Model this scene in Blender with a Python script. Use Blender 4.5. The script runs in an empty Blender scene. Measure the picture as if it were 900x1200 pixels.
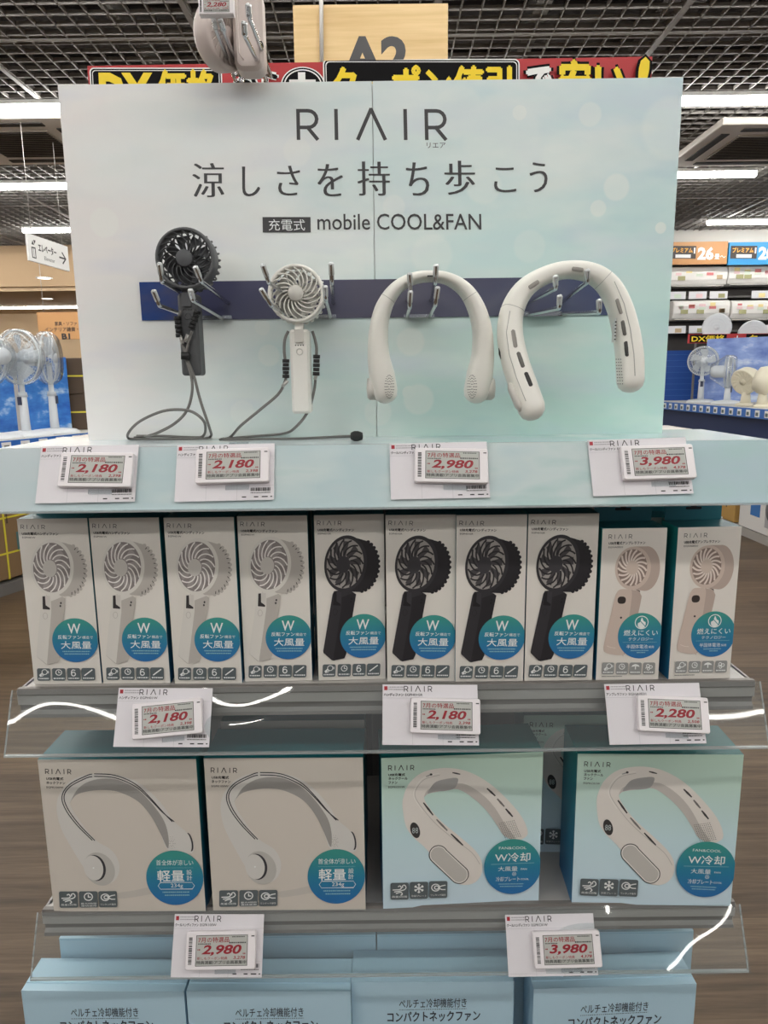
import bpy, math, random
from mathutils import Vector as V, Matrix as M
random.seed(7)
C = bpy.context.scene.collection
SC = bpy.context.scene
R = math.radians
PI = math.pi
# ------------------------------------------------------------------ camera
FPX, PITCH, ROLL, CAMZ = 830.0, R(10.5), 0.0118, 1.45
CAM = V((0, 0, CAMZ))
_w = V((0, math.cos(PITCH), -math.sin(PITCH)))
_r0 = V((1, 0, 0))
_u0 = V((0, math.sin(PITCH), math.cos(PITCH)))
_r = _r0 * math.cos(ROLL) - _u0 * math.sin(ROLL)
_u = _u0 * math.cos(ROLL) + _r0 * math.sin(ROLL)
cd = bpy.data.cameras.new('camera')
cd.sensor_fit = 'VERTICAL'
cd.sensor_height = 36.0
cd.sensor_width = 27.0
cd.lens = FPX / 1200 * 36
cd.clip_start = 0.02
cam = bpy.data.objects.new('camera', cd)
C.objects.link(cam)
cam.matrix_world = M(((_r.x, _u.x, -_w.x, CAM.x), (_r.y, _u.y, -_w.y, CAM.y), (_r.z, _u.z, -_w.z, CAM.z), (0, 0, 0, 1)))
SC.camera = cam

# ------------------------------------------------------------------ world, exposure
SC.view_settings.view_transform = 'Standard'
SC.view_settings.look = 'None'
SC.view_settings.exposure = 0.0
SC.view_settings.gamma = 1.0
SC.view_settings.use_curve_mapping = False
WORLD_STRENGTH = 0.25
TUBE_STRENGTH = 31.0
wd = bpy.data.worlds.new('store_ambient')
SC.world = wd
wd.use_nodes = True
bg = wd.node_tree.nodes['Background']
bg.inputs[0].default_value = (0.93, 0.96, 1.0, 1)
bg.inputs[1].default_value = WORLD_STRENGTH
SC.cycles.max_bounces = 8
SC.cycles.transparent_max_bounces = 24
SC.cycles.caustics_reflective = False
SC.cycles.caustics_refractive = False

# ------------------------------------------------------------------ picking helpers: a direction seen from the viewpoint -> a point in the place
def ray(px, py):
    return _w + _r * ((px - 450) / FPX) + _u * ((600 - py) / FPX)
def at(px, py, Y):
    d = ray(px, py)
    return CAM + d * (Y / d.y)
def atz(px, py, Z):
    d = ray(px, py)
    return CAM + d * ((Z - CAMZ) / d.z)
def atp(px, py, P, n):
    d = ray(px, py)
    return CAM + d * ((P - CAM).dot(n) / d.dot(n))

# ------------------------------------------------------------------ materials
def lin(c):
    return tuple(((x / 255) / 12.92 if x / 255 <= 0.04045 else ((x / 255 + 0.055) / 1.055) ** 2.4) for x in c)
_mc = {}
def mat(col, rough=0.5, metal=0.0, spec=0.5, coat=0.0, name=None):
    k = (tuple(col), rough, metal, spec, coat)
    if k in _mc: return _mc[k]
    m = bpy.data.materials.new(name or 'paint_%d_%d_%d' % tuple(int(x) for x in col))
    m.use_nodes = True
    b = m.node_tree.nodes['Principled BSDF']
    b.inputs['Base Color'].default_value = (*lin(col), 1)
    b.inputs['Roughness'].default_value = rough
    b.inputs['Metallic'].default_value = metal
    b.inputs['Specular IOR Level'].default_value = spec
    b.inputs['Coat Weight'].default_value = coat
    _mc[k] = m
    return m
def emat(col, s, name):
    m = bpy.data.materials.new(name)
    m.use_nodes = True
    nt = m.node_tree
    nt.nodes.clear()
    e = nt.nodes.new('ShaderNodeEmission')
    o = nt.nodes.new('ShaderNodeOutputMaterial')
    e.inputs[0].default_value = (*lin(col), 1)
    e.inputs[1].default_value = s
    nt.links.new(e.outputs[0], o.inputs[0])
    return m
class NT:
    def __init__(s, name, rough=0.5, spec=0.5):
        s.m = bpy.data.materials.new(name)
        s.m.use_nodes = True
        s.t = s.m.node_tree
        s.b = s.t.nodes['Principled BSDF']
        s.b.inputs['Roughness'].default_value = rough
        s.b.inputs['Specular IOR Level'].default_value = spec
    def n(s, typ, **kw):
        n = s.t.nodes.new(typ)
        for k, v in kw.items(): setattr(n, k, v)
        return n
    def l(s, a, b): s.t.links.new(a, b)
    def math(s, op, a, b=None, clamp=False):
        n = s.n('ShaderNodeMath', operation=op, use_clamp=clamp)
        for i, v in enumerate((a, b)):
            if v is None: continue
            if isinstance(v, (int, float)): n.inputs[i].default_value = v
            else: s.l(v, n.inputs[i])
        return n.outputs[0]
    def ramp(s, fac, stops):
        n = s.n('ShaderNodeValToRGB')
        cr = n.color_ramp
        while len(cr.elements) < len(stops): cr.elements.new(0.5)
        for e, (p, c) in zip(cr.elements, stops):
            e.position = p
            e.color = (*lin(c), 1)
        s.l(fac, n.inputs[0])
        return n.outputs[0]
    def mix(s, fac, a, b):
        n = s.n('ShaderNodeMix', data_type='RGBA')
        for i, v in ((0, fac), (6, a), (7, b)):
            if isinstance(v, (int, float)): n.inputs[i].default_value = v
            elif isinstance(v, tuple): n.inputs[i].default_value = (*lin(v), 1)
            else: s.l(v, n.inputs[i])
        return n.outputs[2]
    def coord(s, which='Object'):
        return s.n('ShaderNodeTexCoord').outputs[which]
    def xyz(s, vec):
        n = s.n('ShaderNodeSeparateXYZ')
        s.l(vec, n.inputs[0])
        return n.outputs
    def noise(s, vec, scale, detail=2.0, rough=0.5, stretch=None, rot=None):
        if stretch:
            mp = s.n('ShaderNodeMapping')
            mp.inputs['Scale'].default_value = stretch
            if rot: mp.inputs['Rotation'].default_value = rot
            s.l(vec, mp.inputs[0])
            vec = mp.outputs[0]
        n = s.n('ShaderNodeTexNoise')
        n.inputs['Scale'].default_value = scale
        n.inputs['Detail'].default_value = detail
        n.inputs['Roughness'].default_value = rough
        s.l(vec, n.inputs['Vector'])
        return n.outputs['Fac']
    def color(s, sock):
        s.l(sock, s.b.inputs['Base Color'])
        return s.m
def grad(name, z0, z1, stops, rough=0.45, spec=0.5, axis=2):
    k = NT(name, rough, spec)
    z = k.xyz(k.coord())[axis]
    f = k.math('DIVIDE', k.math('SUBTRACT', z, z0), z1 - z0, True)
    return k.color(k.ramp(f, stops))
def clear_plastic(name, tint=(245, 250, 250), rough=0.04, haze=0.06):
    m = bpy.data.materials.new(name)
    m.use_nodes = True
    nt = m.node_tree
    nt.nodes.clear()
    N = nt.nodes.new
    o = N('ShaderNodeOutputMaterial'); mx = N('ShaderNodeMixShader'); mh = N('ShaderNodeMixShader')
    tr = N('ShaderNodeBsdfTransparent'); gl = N('ShaderNodeBsdfGlossy'); df = N('ShaderNodeBsdfDiffuse'); lw = N('ShaderNodeLayerWeight'); pw = N('ShaderNodeMath'); fr = N('ShaderNodeMath')
    tr.inputs[0].default_value = (*lin(tint), 1)
    gl.inputs['Roughness'].default_value = rough
    df.inputs[0].default_value = (0.8, 0.82, 0.82, 1)
    lw.inputs[0].default_value = 0.5
    pw.operation = 'POWER'; pw.inputs[1].default_value = 4.0
    fr.operation = 'MULTIPLY_ADD'; fr.inputs[1].default_value = 0.85; fr.inputs[2].default_value = 0.075
    mh.inputs[0].default_value = haze
    L = nt.links.new
    L(tr.outputs[0], mh.inputs[1]); L(df.outputs[0], mh.inputs[2])
    L(lw.outputs['Facing'], pw.inputs[0]); L(pw.outputs[0], fr.inputs[0]); L(fr.outputs[0], mx.inputs[0]); L(mh.outputs[0], mx.inputs[1]); L(gl.outputs[0], mx.inputs[2])
    L(mx.outputs[0], o.inputs[0])
    return m

# ------------------------------------------------------------------ objects
_mw = {}
def mw(o):
    return _mw.get(o.name, M.Identity(4))
def tag(o, label=None, cat=None, group=None, kind=None):
    if label: o['label'] = label
    if cat: o['category'] = cat
    if group: o['group'] = group
    if kind: o['kind'] = kind
    return o
def thing(name, label, cat, loc=(0, 0, 0), rot=(0, 0, 0), group=None):
    o = bpy.data.objects.new(name, None)
    C.objects.link(o)
    from mathutils import Euler
    o.location = loc
    o.rotation_euler = rot
    o.empty_display_size = 0.02
    _mw[o.name] = M.Translation(V(loc)) @ Euler(rot).to_matrix().to_4x4()
    return tag(o, label, cat, group)
def thing_m(name, label, cat, mtx, group=None):
    o = bpy.data.objects.new(name, None)
    C.objects.link(o)
    o.matrix_world = mtx
    o.empty_display_size = 0.02
    _mw[o.name] = mtx.copy()
    return tag(o, label, cat, group)
_kids = {}
def copy_tree(o, parent=None):
    c = o.copy()
    C.objects.link(c)
    if parent: c.parent = parent
    for ch in _kids.get(o.name, []):
        d = copy_tree(ch, c)
        _kids.setdefault(c.name, []).append(d)
    return c
def place(o, loc, rot=(0, 0, 0), label=None, group=None):
    o.location = loc
    o.rotation_euler = rot
    if label: o['label'] = label
    if group: o['group'] = group
    return o

class MB:
    def __init__(s):
        s.v, s.f, s.fm, s.sm, s.mats = [], [], [], [], []
    def mi(s, m):
        if m not in s.mats: s.mats.append(m)
        return s.mats.index(m)
    def add(s, vs, fs, m, smooth=False, X=None):
        b = len(s.v)
        s.v += [(X @ V(p)) if X is not None else V(p) for p in vs]
        k = s.mi(m)
        for f in fs:
            s.f.append([i + b for i in f]); s.fm.append(k); s.sm.append(smooth)
        return s
    def box(s, c, d, m, X=None):
        x, y, z = d[0] / 2, d[1] / 2, d[2] / 2
        vs = [(c[0] + a * x, c[1] + b * y, c[2] + e * z) for a in (-1, 1) for b in (-1, 1) for e in (-1, 1)]
        return s.add(vs, [(0, 1, 3, 2), (4, 6, 7, 5), (0, 4, 5, 1), (2, 3, 7, 6), (0, 2, 6, 4), (1, 5, 7, 3)], m, False, X)
    def prism(s, pts, y0, y1, m, X=None, ch=0.0, smooth=False):
        """outline pts (x,z) counter-clockwise seen from -Y, extruded from y0 (front) to y1, chamfer ch"""
        n = len(pts)
        cx = sum(p[0] for p in pts) / n; cz = sum(p[1] for p in pts) / n
        def ring(y, k):
            out = []
            for i, p in enumerate(pts):
                a = V(pts[i - 1]); b = V(p); c = V(pts[(i + 1) % n])
                t = (c - a)
                nn = V((t.y, -t.x))
                nn = nn.normalized() if nn.length > 1e-9 else V((0, 0))
                q = b - nn * k
                out.append((q.x, y, q.y))
            return out
        rings = [ring(y0, ch), ring(y0 + ch, 0), ring(y1 - ch, 0), ring(y1, ch)] if ch else [ring(y0, 0), ring(y1, 0)]
        vs = [p for r in rings for p in r]
        fs = [list(range(n))]
        for k in range(len(rings) - 1):
            for i in range(n):
                j = (i + 1) % n
                fs.append([k * n + j, k * n + i, (k + 1) * n + i, (k + 1) * n + j])
        fs.append([(len(rings) - 1) * n + i for i in range(n - 1, -1, -1)])
        b = len(s.f)
        s.add(vs, fs, m, smooth, X)
        s.sm[b] = False; s.sm[-1] = False
        return s
    def sweep(s, path, ra, rb=None, m=None, ref=None, n=10, X=None, power=2.0, caps=True, closed=False):
        """tube along path with half-width ra (in plane) and half-depth rb (along ref)"""
        P = [V(p) for p in path]
        N = len(P)
        if not isinstance(ra, (list, tuple)): ra = [ra] * N
        if rb is None: rb = ra
        if not isinstance(rb, (list, tuple)): rb = [rb] * N
        vs = []
        prev = None
        for i in range(N):
            t = (P[(i + 1) % N] - P[i - 1]) if closed else (P[min(i + 1, N - 1)] - P[max(i - 1, 0)])
            t = t.normalized() if t.length > 1e-9 else V((0, 0, 1))
            if ref is not None:
                r = ref(i) if callable(ref) else V(ref)
                d = (r - t * r.dot(t))
                d = d.normalized() if d.length > 1e-6 else V((0, 1, 0))
            else:
                if prev is None:
                    a = V((0, 0, 1)) if abs(t.z) < 0.9 else V((1, 0, 0))
                    d = t.cross(a).normalized()
                else:
                    d = prev - t * prev.dot(t)
                    d = d.normalized()
                prev = d
            a = t.cross(d).normalized()
            for k in range(n):
                th = 2 * PI * k / n
                c, sn = math.cos(th), math.sin(th)
                cc = math.copysign(abs(c) ** (2 / power), c); ss = math.copysign(abs(sn) ** (2 / power), sn)
                vs.append(P[i] + a * (ra[i] * cc) + d * (rb[i] * ss))
        fs = []
        for i in range(N if closed else N - 1):
            i2 = (i + 1) % N
            for k in range(n):
                k2 = (k + 1) % n
                fs.append([i * n + k, i * n + k2, i2 * n + k2, i2 * n + k])
        if caps and not closed:
            fs.append(list(range(n - 1, -1, -1)))
            fs.append([(N - 1) * n + k for k in range(n)])
        return s.add(vs, fs, m, True, X)
    def lathe(s, prof, m, n=24, X=None, smooth=True, closed=False):
        """profile (r, y) about the Y axis"""
        vs = []
        for r, y in prof:
            for k in range(n):
                a = 2 * PI * k / n
                vs.append((r * math.cos(a), y, r * math.sin(a)))
        fs = []
        L = len(prof)
        for i in range(L if closed else L - 1):
            i2 = (i + 1) % L
            for k in range(n):
                k2 = (k + 1) % n
                fs.append([i * n + k, i2 * n + k, i2 * n + k2, i * n + k2])
        if not closed:
            if prof[0][0] > 1e-6: fs.append([k for k in range(n)])
            if prof[-1][0] > 1e-6: fs.append([(L - 1) * n + k for k in range(n - 1, -1, -1)])
        return s.add(vs, fs, m, smooth, X)
    def build(s, name, parent=None, world=False, bevel=0, kind=None, label=None):
        me = bpy.data.meshes.new(name)
        vs = s.v
        if world and parent is not None:
            top = parent
            while top.parent: top = top.parent
            inv = mw(top).inverted()
            vs = [inv @ p for p in vs]
        me.from_pydata([tuple(p) for p in vs], [], s.f)
        for m in s.mats: me.materials.append(m)
        me.polygons.foreach_set('material_index', s.fm)
        me.polygons.foreach_set('use_smooth', s.sm)
        me.update()
        o = bpy.data.objects.new(name, me)
        C.objects.link(o)
        if parent is not None:
            o.parent = parent
            _kids.setdefault(parent.name, []).append(o)
        if bevel:
            b = o.modifiers.new('edge', 'BEVEL')
            b.width = bevel; b.segments = 2; b.limit_method = 'ANGLE'
        if kind: o['kind'] = kind
        if label: o['label'] = label
        return o
def rrect(w, h, r, n=5, cx=0, cz=0):
    out = []
    for (sx, sz, a0) in ((1, -1, -90), (1, 1, 0), (-1, 1, 90), (-1, -1, 180)):
        for k in range(n + 1):
            a = R(a0 + 90 * k / n)
            out.append((cx + sx * (w / 2 - r) + r * math.cos(a), cz + sz * (h / 2 - r) + r * math.sin(a)))
    return out
def crom(P, k=6, closed=False):
    P = [V(p) for p in P]
    n = len(P)
    out = []
    for i in range(n if closed else n - 1):
        if closed: a, b, c, d = P[i - 1], P[i], P[(i + 1) % n], P[(i + 2) % n]
        else: a, b, c, d = P[max(i - 1, 0)], P[i], P[i + 1], P[min(i + 2, n - 1)]
        for j in range(k):
            t = j / k
            out.append(0.5 * ((2 * b) + (c - a) * t + (2 * a - 5 * b + 4 * c - d) * t * t + (3 * b - a - 3 * c + d) * t ** 3))
    if not closed: out.append(P[-1])
    return out
def interp(L, k):
    out = []
    for i in range(len(L) - 1):
        for j in range(k): out.append(L[i] + (L[i + 1] - L[i]) * j / k)
    return out + [L[-1]]

# ------------------------------------------------------------------ printing on flat faces
_tc = {}
def text_mesh(txt, bold=0.0, shear=0.0, res=2):
    k = (txt, bold, shear, res)
    if k in _tc: return _tc[k]
    cu = bpy.data.curves.new('lettering', 'FONT')
    cu.body = txt
    cu.size = 1.0
    cu.resolution_u = res
    cu.offset = bold
    cu.shear = shear
    o = bpy.data.objects.new('lettering', cu)
    C.objects.link(o)
    bpy.context.view_layer.update()
    me = o.evaluated_get(bpy.context.evaluated_depsgraph_get()).to_mesh()
    vs = [(v.co.x, v.co.y) for v in me.vertices]
    fs = [list(p.vertices) for p in me.polygons]
    o.to_mesh_clear()
    bpy.data.objects.remove(o)
    bpy.data.curves.remove(cu)
    if not vs: vs = [(0, 0), (1, 0), (1, 1)]; fs = []
    x0 = min(p[0] for p in vs); x1 = max(p[0] for p in vs)
    y0 = min(p[1] for p in vs); y1 = max(p[1] for p in vs)
    if x1 - x0 < 1e-5 : x1 = x0 + 1e-5
    _tc[k] = ([((p[0] - x0) / (x1 - x0), (p[1] - y0) / max(y1 - y0, 1e-5)) for p in vs], fs)
    return _tc[k]
def solve8(A, b):
    n = len(b)
    Mx = [list(r) + [v] for r, v in zip(A, b)]
    for i in range(n):
        p = max(range(i, n), key=lambda q: abs(Mx[q][i]))
        Mx[i], Mx[p] = Mx[p], Mx[i]
        for q in range(n):
            if q != i:
                k = Mx[q][i] / Mx[i][i]
                for c in range(i, n + 1): Mx[q][c] -= k * Mx[i][c]
    return [Mx[i][n] / Mx[i][i] for i in range(n)]
class Print:
    """flat artwork; drawn over a tracing quad TL,TR,BR,BL and laid on a W x H face (x right, z up, facing -Y)"""
    def __init__(s, quad, W, H, clip=True):
        s.W, s.H, s.clip = W, H, clip
        dst = [(0, H), (W, H), (W, 0), (0, 0)]
        A, b = [], []
        for (x, y), (X, Y) in zip(quad, dst):
            A.append([x, y, 1, 0, 0, 0, -X * x, -X * y]); b.append(X)
            A.append([0, 0, 0, x, y, 1, -Y * x, -Y * y]); b.append(Y)
        s.h = solve8(A, b)
        s.items = []
        s.layer = 0
    def m(s, p):
        h = s.h
        d = h[6] * p[0] + h[7] * p[1] + 1
        return ((h[0] * p[0] + h[1] * p[1] + h[2]) / d, (h[3] * p[0] + h[4] * p[1] + h[5]) / d)
    def _clip(s, P):
        for ax, lim, sg in ((0, 0, 1), (0, s.W, -1), (1, 0, 1), (1, s.H, -1)):
            out = []
            for i in range(len(P)):
                a, b = P[i - 1], P[i]
                ia, ib = (a[ax] - lim) * sg >= 0, (b[ax] - lim) * sg >= 0
                if ia != ib:
                    t = (lim - a[ax]) / (b[ax] - a[ax])
                    out.append((a[0] + (b[0] - a[0]) * t, a[1] + (b[1] - a[1]) * t))
                if ib: out.append(b)
            P = out
            if not P: return P
        return P
    def poly(s, pts, m, new=True):
        if new: s.layer += 1
        P = [s.m(p) for p in pts]
        if s.clip: P = s._clip(P)
        if len(P) < 3: return
        ar = sum(P[i - 1][0] * P[i][1] - P[i][0] * P[i - 1][1] for i in range(len(P)))
        if ar < 0: P = P[::-1]
        s.items.append((P, [list(range(len(P)))], m, s.layer))
    def smooth(s, pts, m, k=5):
        s.poly([tuple(p) for p in crom([(a, b, 0) for a, b in pts], k, True)] if False else [(p.x, p.y) for p in crom([(a, b, 0) for a, b in pts], k, True)], m)
    def rect(s, x0, y0, x1, y1, m): s.poly([(x0, y0), (x1, y0), (x1, y1), (x0, y1)], m)
    def rr(s, x0, y0, x1, y1, r, m):
        s.poly(rrect(x1 - x0, y1 - y0, r, 4, (x0 + x1) / 2, (y0 + y1) / 2), m)
    def ell(s, cx, cy, rx, ry, m, ang=0, n=40):
        c, q = math.cos(R(ang)), math.sin(R(ang))
        s.poly([(cx + rx * math.cos(a) * c - ry * math.sin(a) * q, cy + rx * math.cos(a) * q + ry * math.sin(a) * c) for a in [2 * PI * k / n for k in range(n)]], m)
    def stroke(s, pts, w, m, curve=0, closed=False, new=True):
        if curve: pts = [(p.x, p.y) for p in crom([(a, b, 0) for a, b in pts], curve, closed)]
        s.layer += 1
        n = len(pts)
        W = w if isinstance(w, (list, tuple)) else [w] * n
        if len(W) != n: W = [W[0] + (W[-1] - W[0]) * i / (n - 1) for i in range(n)]
        Lp, Rp = [], []
        for i in range(n):
            a = V(pts[i - 1] if (closed or i) else pts[0]); c = V(pts[(i + 1) % n] if (closed or i < n - 1) else pts[-1])
            t = c - a
            t = t.normalized() if t.length else V((1, 0))
            nn = V((-t.y, t.x)) * (W[i] / 2)
            k = 1.0
            if closed or 0 < i < n - 1:
                e = V(pts[i]) - a
                if e.length > 1e-9:
                    k = 1 / max(0.5, abs(e.normalized().dot(t)))
            p = V(pts[i])
            Lp.append(s.m(p + nn * k)); Rp.append(s.m(p - nn * k))
        vs = Lp + Rp
        if s.clip: vs = [(min(max(x, 0), s.W), min(max(y, 0), s.H)) for x, y in vs]
        fs = []
        for i in range(n if closed else n - 1):
            j = (i + 1) % n
            fs.append([i, j, n + j, n + i])
        s.items.append((vs, fs, m, s.layer))
    def ring(s, cx, cy, rx, ry, w, m, n=28, a0=0, a1=360):
        full = a1 - a0 >= 360
        N = n if full else n + 1
        s.stroke([(cx + rx * math.cos(R(a0 + (a1 - a0) * k / n)), cy + ry * math.sin(R(a0 + (a1 - a0) * k / n))) for k in range(N)], w, m, 0, full)
    def text(s, txt, x0, y0, x1, y1, m, bold=0.0, shear=0.0, res=2, new=True):
        """letters filling the box x0..x1, y0 (top)..y1 (bottom)"""
        if new: s.layer += 1
        cjk = bold and any(ord(c) > 0x3000 for c in txt)
        vs, fs = text_mesh(txt, 0.0 if cjk else bold, shear, res)
        d = bold * (y1 - y0) if cjk else 0
        for dx, dy in (((-d, 0), (d, 0), (0, -d), (0, d)) if cjk else ((0, 0),)):
            P = [s.m((x0 + abs(d) + dx + (x1 - x0 - 2 * abs(d)) * a, y1 + dy - abs(d) * (1 if y1 > y0 else -1) + (y0 - y1 + 2 * abs(d)) * b)) for a, b in vs]
            if cjk: s.layer += 1
            s.items.append((P, fs, m, s.layer))
    def mincho(s, txt, x0, y0, x1, y1, m):
        """letters with thin horizontals and stouter verticals"""
        vs, fs = text_mesh(txt, -0.011, 0, 4)
        d = 0.022 * (y1 - y0)
        for k in (-1, -.33, .33, 1):
            s.layer += 1
            s.items.append(([s.m((x0 + d + k * d + (x1 - x0 - 2 * d) * a, y1 + (y0 - y1) * b)) for a, b in vs], fs, m, s.layer))
    def dashes(s, x0, x1, y, h, m, seed=1, gap=0.35, unit=None):
        rd = random.Random(seed)
        x = x0
        unit = unit or h * 1.1
        s.layer += 1
        while x < x1:
            w = unit * rd.uniform(0.5, 1.3)
            s.poly([(x, y - h / 2), (min(x + w, x1), y - h / 2), (min(x + w, x1), y + h / 2), (x, y + h / 2)], m, False)
            x += w + unit * gap
    def logo(s, x0, y0, x1, y1, m, w):
        """spaced sans capitals R I A(without bar) I R"""
        U = (x1 - x0) / 178.0; H = y1 - y0
        s.layer += 1
        def Rr(x):
            s.stroke([(x, y1), (x, y0)], w, m, new=False)
            pts = [(x, y0 + w / 2), (x + 11 * U, y0 + w / 2)]
            for k in range(9):
                a = R(-90 + 22.5 * k)
                pts.append((x + 12 * U + 10 * U * math.cos(a), y0 + w / 2 + H * 0.27 + H * 0.27 * math.sin(a)))
            pts += [(x, y0 + w / 2 + H * 0.54)]
            s.stroke(pts, w, m, new=False)
            s.stroke([(x + 10 * U, y0 + H * 0.56), (x + 23 * U, y1)], w, m, new=False)
        Rr(x0 + 2 * U)
        s.stroke([(x0 + 47 * U, y0), (x0 + 47 * U, y1)], w, m, new=False)
        s.stroke([(x0 + 72 * U, y1), (x0 + 89 * U, y0 - w * 0.2)], w, m, new=False)
        s.stroke([(x0 + 88 * U, y0 - w * 0.2), (x0 + 105 * U, y1)], w, m, new=False)
        s.stroke([(x0 + 129 * U, y0), (x0 + 129 * U, y1)], w, m, new=False)
        Rr(x0 + 154 * U)
    def to(s, mb, X=None, ox=0.0, oy=0.0, oz=0.0, step=0.000012):
        for P, fs, m, l in s.items:
            y = oy - 0.00015 - step * l
            vs = [(ox + x, y, oz + z) for x, z in P]
            ff = []
            for f in fs:
                ff.append(f)
            mb.add(vs, ff, m, False, X)
        return mb
# ================================================================== STRUCTURE OF THE STORE
S1, S2, S3, S4 = 1.376, 1.085, 0.781, 0.469      # shelf heights
YF = 0.80                                        # front edge of the shelves
CEIL = 3.20
def floor_mat():
    k = NT('brown_wood_plank_floor', 0.4, 0.28)
    co = k.coord()
    x, y, z = k.xyz(co)
    row = k.math('FLOOR', k.math('MULTIPLY', y, 6.5))
    wn = k.n('ShaderNodeTexWhiteNoise', noise_dimensions='1D')
    k.l(row, wn.inputs['W'])
    sh = k.math('ADD', x, k.math('MULTIPLY', wn.outputs[0], 7.0))
    cell = k.math('FLOOR', k.math('MULTIPLY', sh, 0.8))
    wn2 = k.n('ShaderNodeTexWhiteNoise', noise_dimensions='2D')
    cb = k.n('ShaderNodeCombineXYZ')
    k.l(row, cb.inputs[0]); k.l(cell, cb.inputs[1]); k.l(cb.outputs[0], wn2.inputs['Vector'])
    g1 = k.noise(co, 1.0, 5, 0.65, (1.6, 30, 1))
    g2 = k.noise(co, 1.0, 3, 0.6, (7, 160, 1))
    f = k.math('ADD', k.math('MULTIPLY', g1, 0.6), k.math('ADD', k.math('MULTIPLY', g2, 0.28), k.math('MULTIPLY', wn2.outputs[0], 0.16)))
    col = k.ramp(f, [(0.30, (52, 40, 29)), (0.45, (78, 63, 47)), (0.58, (95, 78, 60)), (0.75, (117, 99, 78))])
    return k.color(col)
mb = MB(); mb.box((0, 6, -0.02), (26, 26, 0.04), floor_mat())
mb.build('floor', kind='structure')
dark = mat((34, 32, 33), 0.9)
mb = MB(); mb.box((0, 6.5, CEIL + 1.32), (24, 25, 0.04), dark)
mb.build('ceiling', kind='structure')
# open grid hanging below the dark plenum
gm = mat((150, 147, 143), 0.5)
mb = MB()
x = -8.0
while x < 8.01:
    mb.box((x, 5.5, CEIL + 0.012), (0.006, 8.0, 0.022), gm); x += 0.1
y = 1.6
while y < 9.5:
    mb.box((0, y, CEIL + 0.012), (16, 0.006, 0.022), gm); y += 0.1
for x in [-7.2 + 1.2 * i for i in range(13)]:
    mb.box((x + 0.28, 5.5, CEIL + 0.02), (0.028, 8.0, 0.045), gm)
for y in (2.3, 4.05, 5.75, 7.5):
    mb.box((0, y, CEIL + 0.025), (16, 0.03, 0.05), gm)
mb.build('ceiling_grid', kind='structure')
# beams, ducts and pipes in the plenum
mb = MB()
bm1 = mat((86, 83, 82), 0.7); bm2 = mat((70, 66, 64), 0.7); bm3 = mat((122, 120, 116), 0.6)
for y, w, h, m_ in ((2.6, .16, .3, bm1), (3.5, .3, .25, bm2), (4.4, .18, .3, bm1), (5.4, .35, .3, bm2), (6.6, .2, .3, bm1), (7.8, .3, .3, bm2)):
    mb.box((0, y, CEIL + 0.75), (20, w, h), m_)
for x, w, m_ in ((-3.4, .12, bm1), (-1.55, .07, bm3), (0.95, .09, bm3), (1.75, .25, bm2), (3.2, .1, bm1), (-5, .3, bm2), (5, .2, bm1)):
    mb.box((x, 5.5, CEIL + 0.42), (w, 8, 0.12), m_)
mb.build('trim_1', kind='structure')
tan = mat((186, 158, 124), 0.7); tan2 = mat((196, 170, 136), 0.7); white_w = mat((214, 212, 206), 0.6)
# far left: a dropped tan bulkhead with a lower ceiling beyond it
mb = MB(); mb.box((-7, 9.6, CEIL - 0.24), (12.4, 0.1, 0.52), tan); mb.build('wall_left', kind='structure')
mb = MB(); mb.box((-7, 13.0, CEIL - 0.52), (12.4, 6.8, 0.06), tan2); mb.build('trim_2', kind='structure')
mb = MB(); mb.box((-7, 12.6, 1.34), (12.4, 0.1, 2.68), tan2); mb.build('trim_3', kind='structure')
mb = MB(); mb.box((0, 16.5, 1.6), (26, 0.1, 3.4), tan); mb.build('wall_back', kind='structure')
mb = MB(); mb.box((5.6, 9.5, 2.2), (12.0, 0.12, 4.4), white_w)
mb.box((5.6, 9.28, CEIL - 0.07), (12.0, 0.4, 0.16), white_w); mb.build('wall_right', kind='structure')

# ------------------------------------------------------------------ ceiling lamps (the light of the place)
tube_m = emat((255, 252, 246), TUBE_STRENGTH, 'fluorescent_tube_glow')
lamp_body = mat((225, 225, 222), 0.4)
def lamp(x0, x1, y, label, z=CEIL - 0.05, g='line lamps under the ceiling grid'):
    t = thing('ceiling_lamp', label, 'ceiling lamp', ((x0 + x1) / 2, y, z + 0.05), group=g)
    L = x1 - x0
    b = MB(); b.box((0, 0, -0.012), (L, 0.075, 0.024), lamp_body); b.build('housing', t)
    b = MB()
    pr = [(-0.033, -0.022), (-0.03, -0.05), (-0.015, -0.066), (0.015, -0.066), (0.03, -0.05), (0.033, -0.022)]
    vs = [(-L / 2, a, c) for a, c in pr] + [(L / 2, a, c) for a, c in pr]
    fs = [[i, i + 1, 7 + i, 6 + i] for i in range(5)] + [[0, 5, 11, 6], list(range(5, -1, -1)), list(range(6, 12))]
    b.add(vs, fs, tube_m)
    b.build('diffuser', t)
    return t
lamp(-7.5, -0.35, 4.85, 'long white line lamp left of the display panel, nearest of the left lamps')
lamp(-0.1, 7.5, 4.85, 'long white line lamp right of the display panel, nearest of the right lamps')
lamp(-7.5, 0.2, 6.62, 'white line lamp at left below the air conditioner grille')
lamp(1.2, 3.22, 6.5, 'short white line lamp at right just below the air conditioner grille')
lamp(-7.4, -4.45, 8.42, 'far white line lamp at the left edge, its end showing')
lamp(-4.02, 1.0, 8.42, 'far white line lamp at left touching the display panel edge')
lamp(3.68, 7.5, 8.42, 'farthest white line lamp at right above the shop signs')
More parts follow.
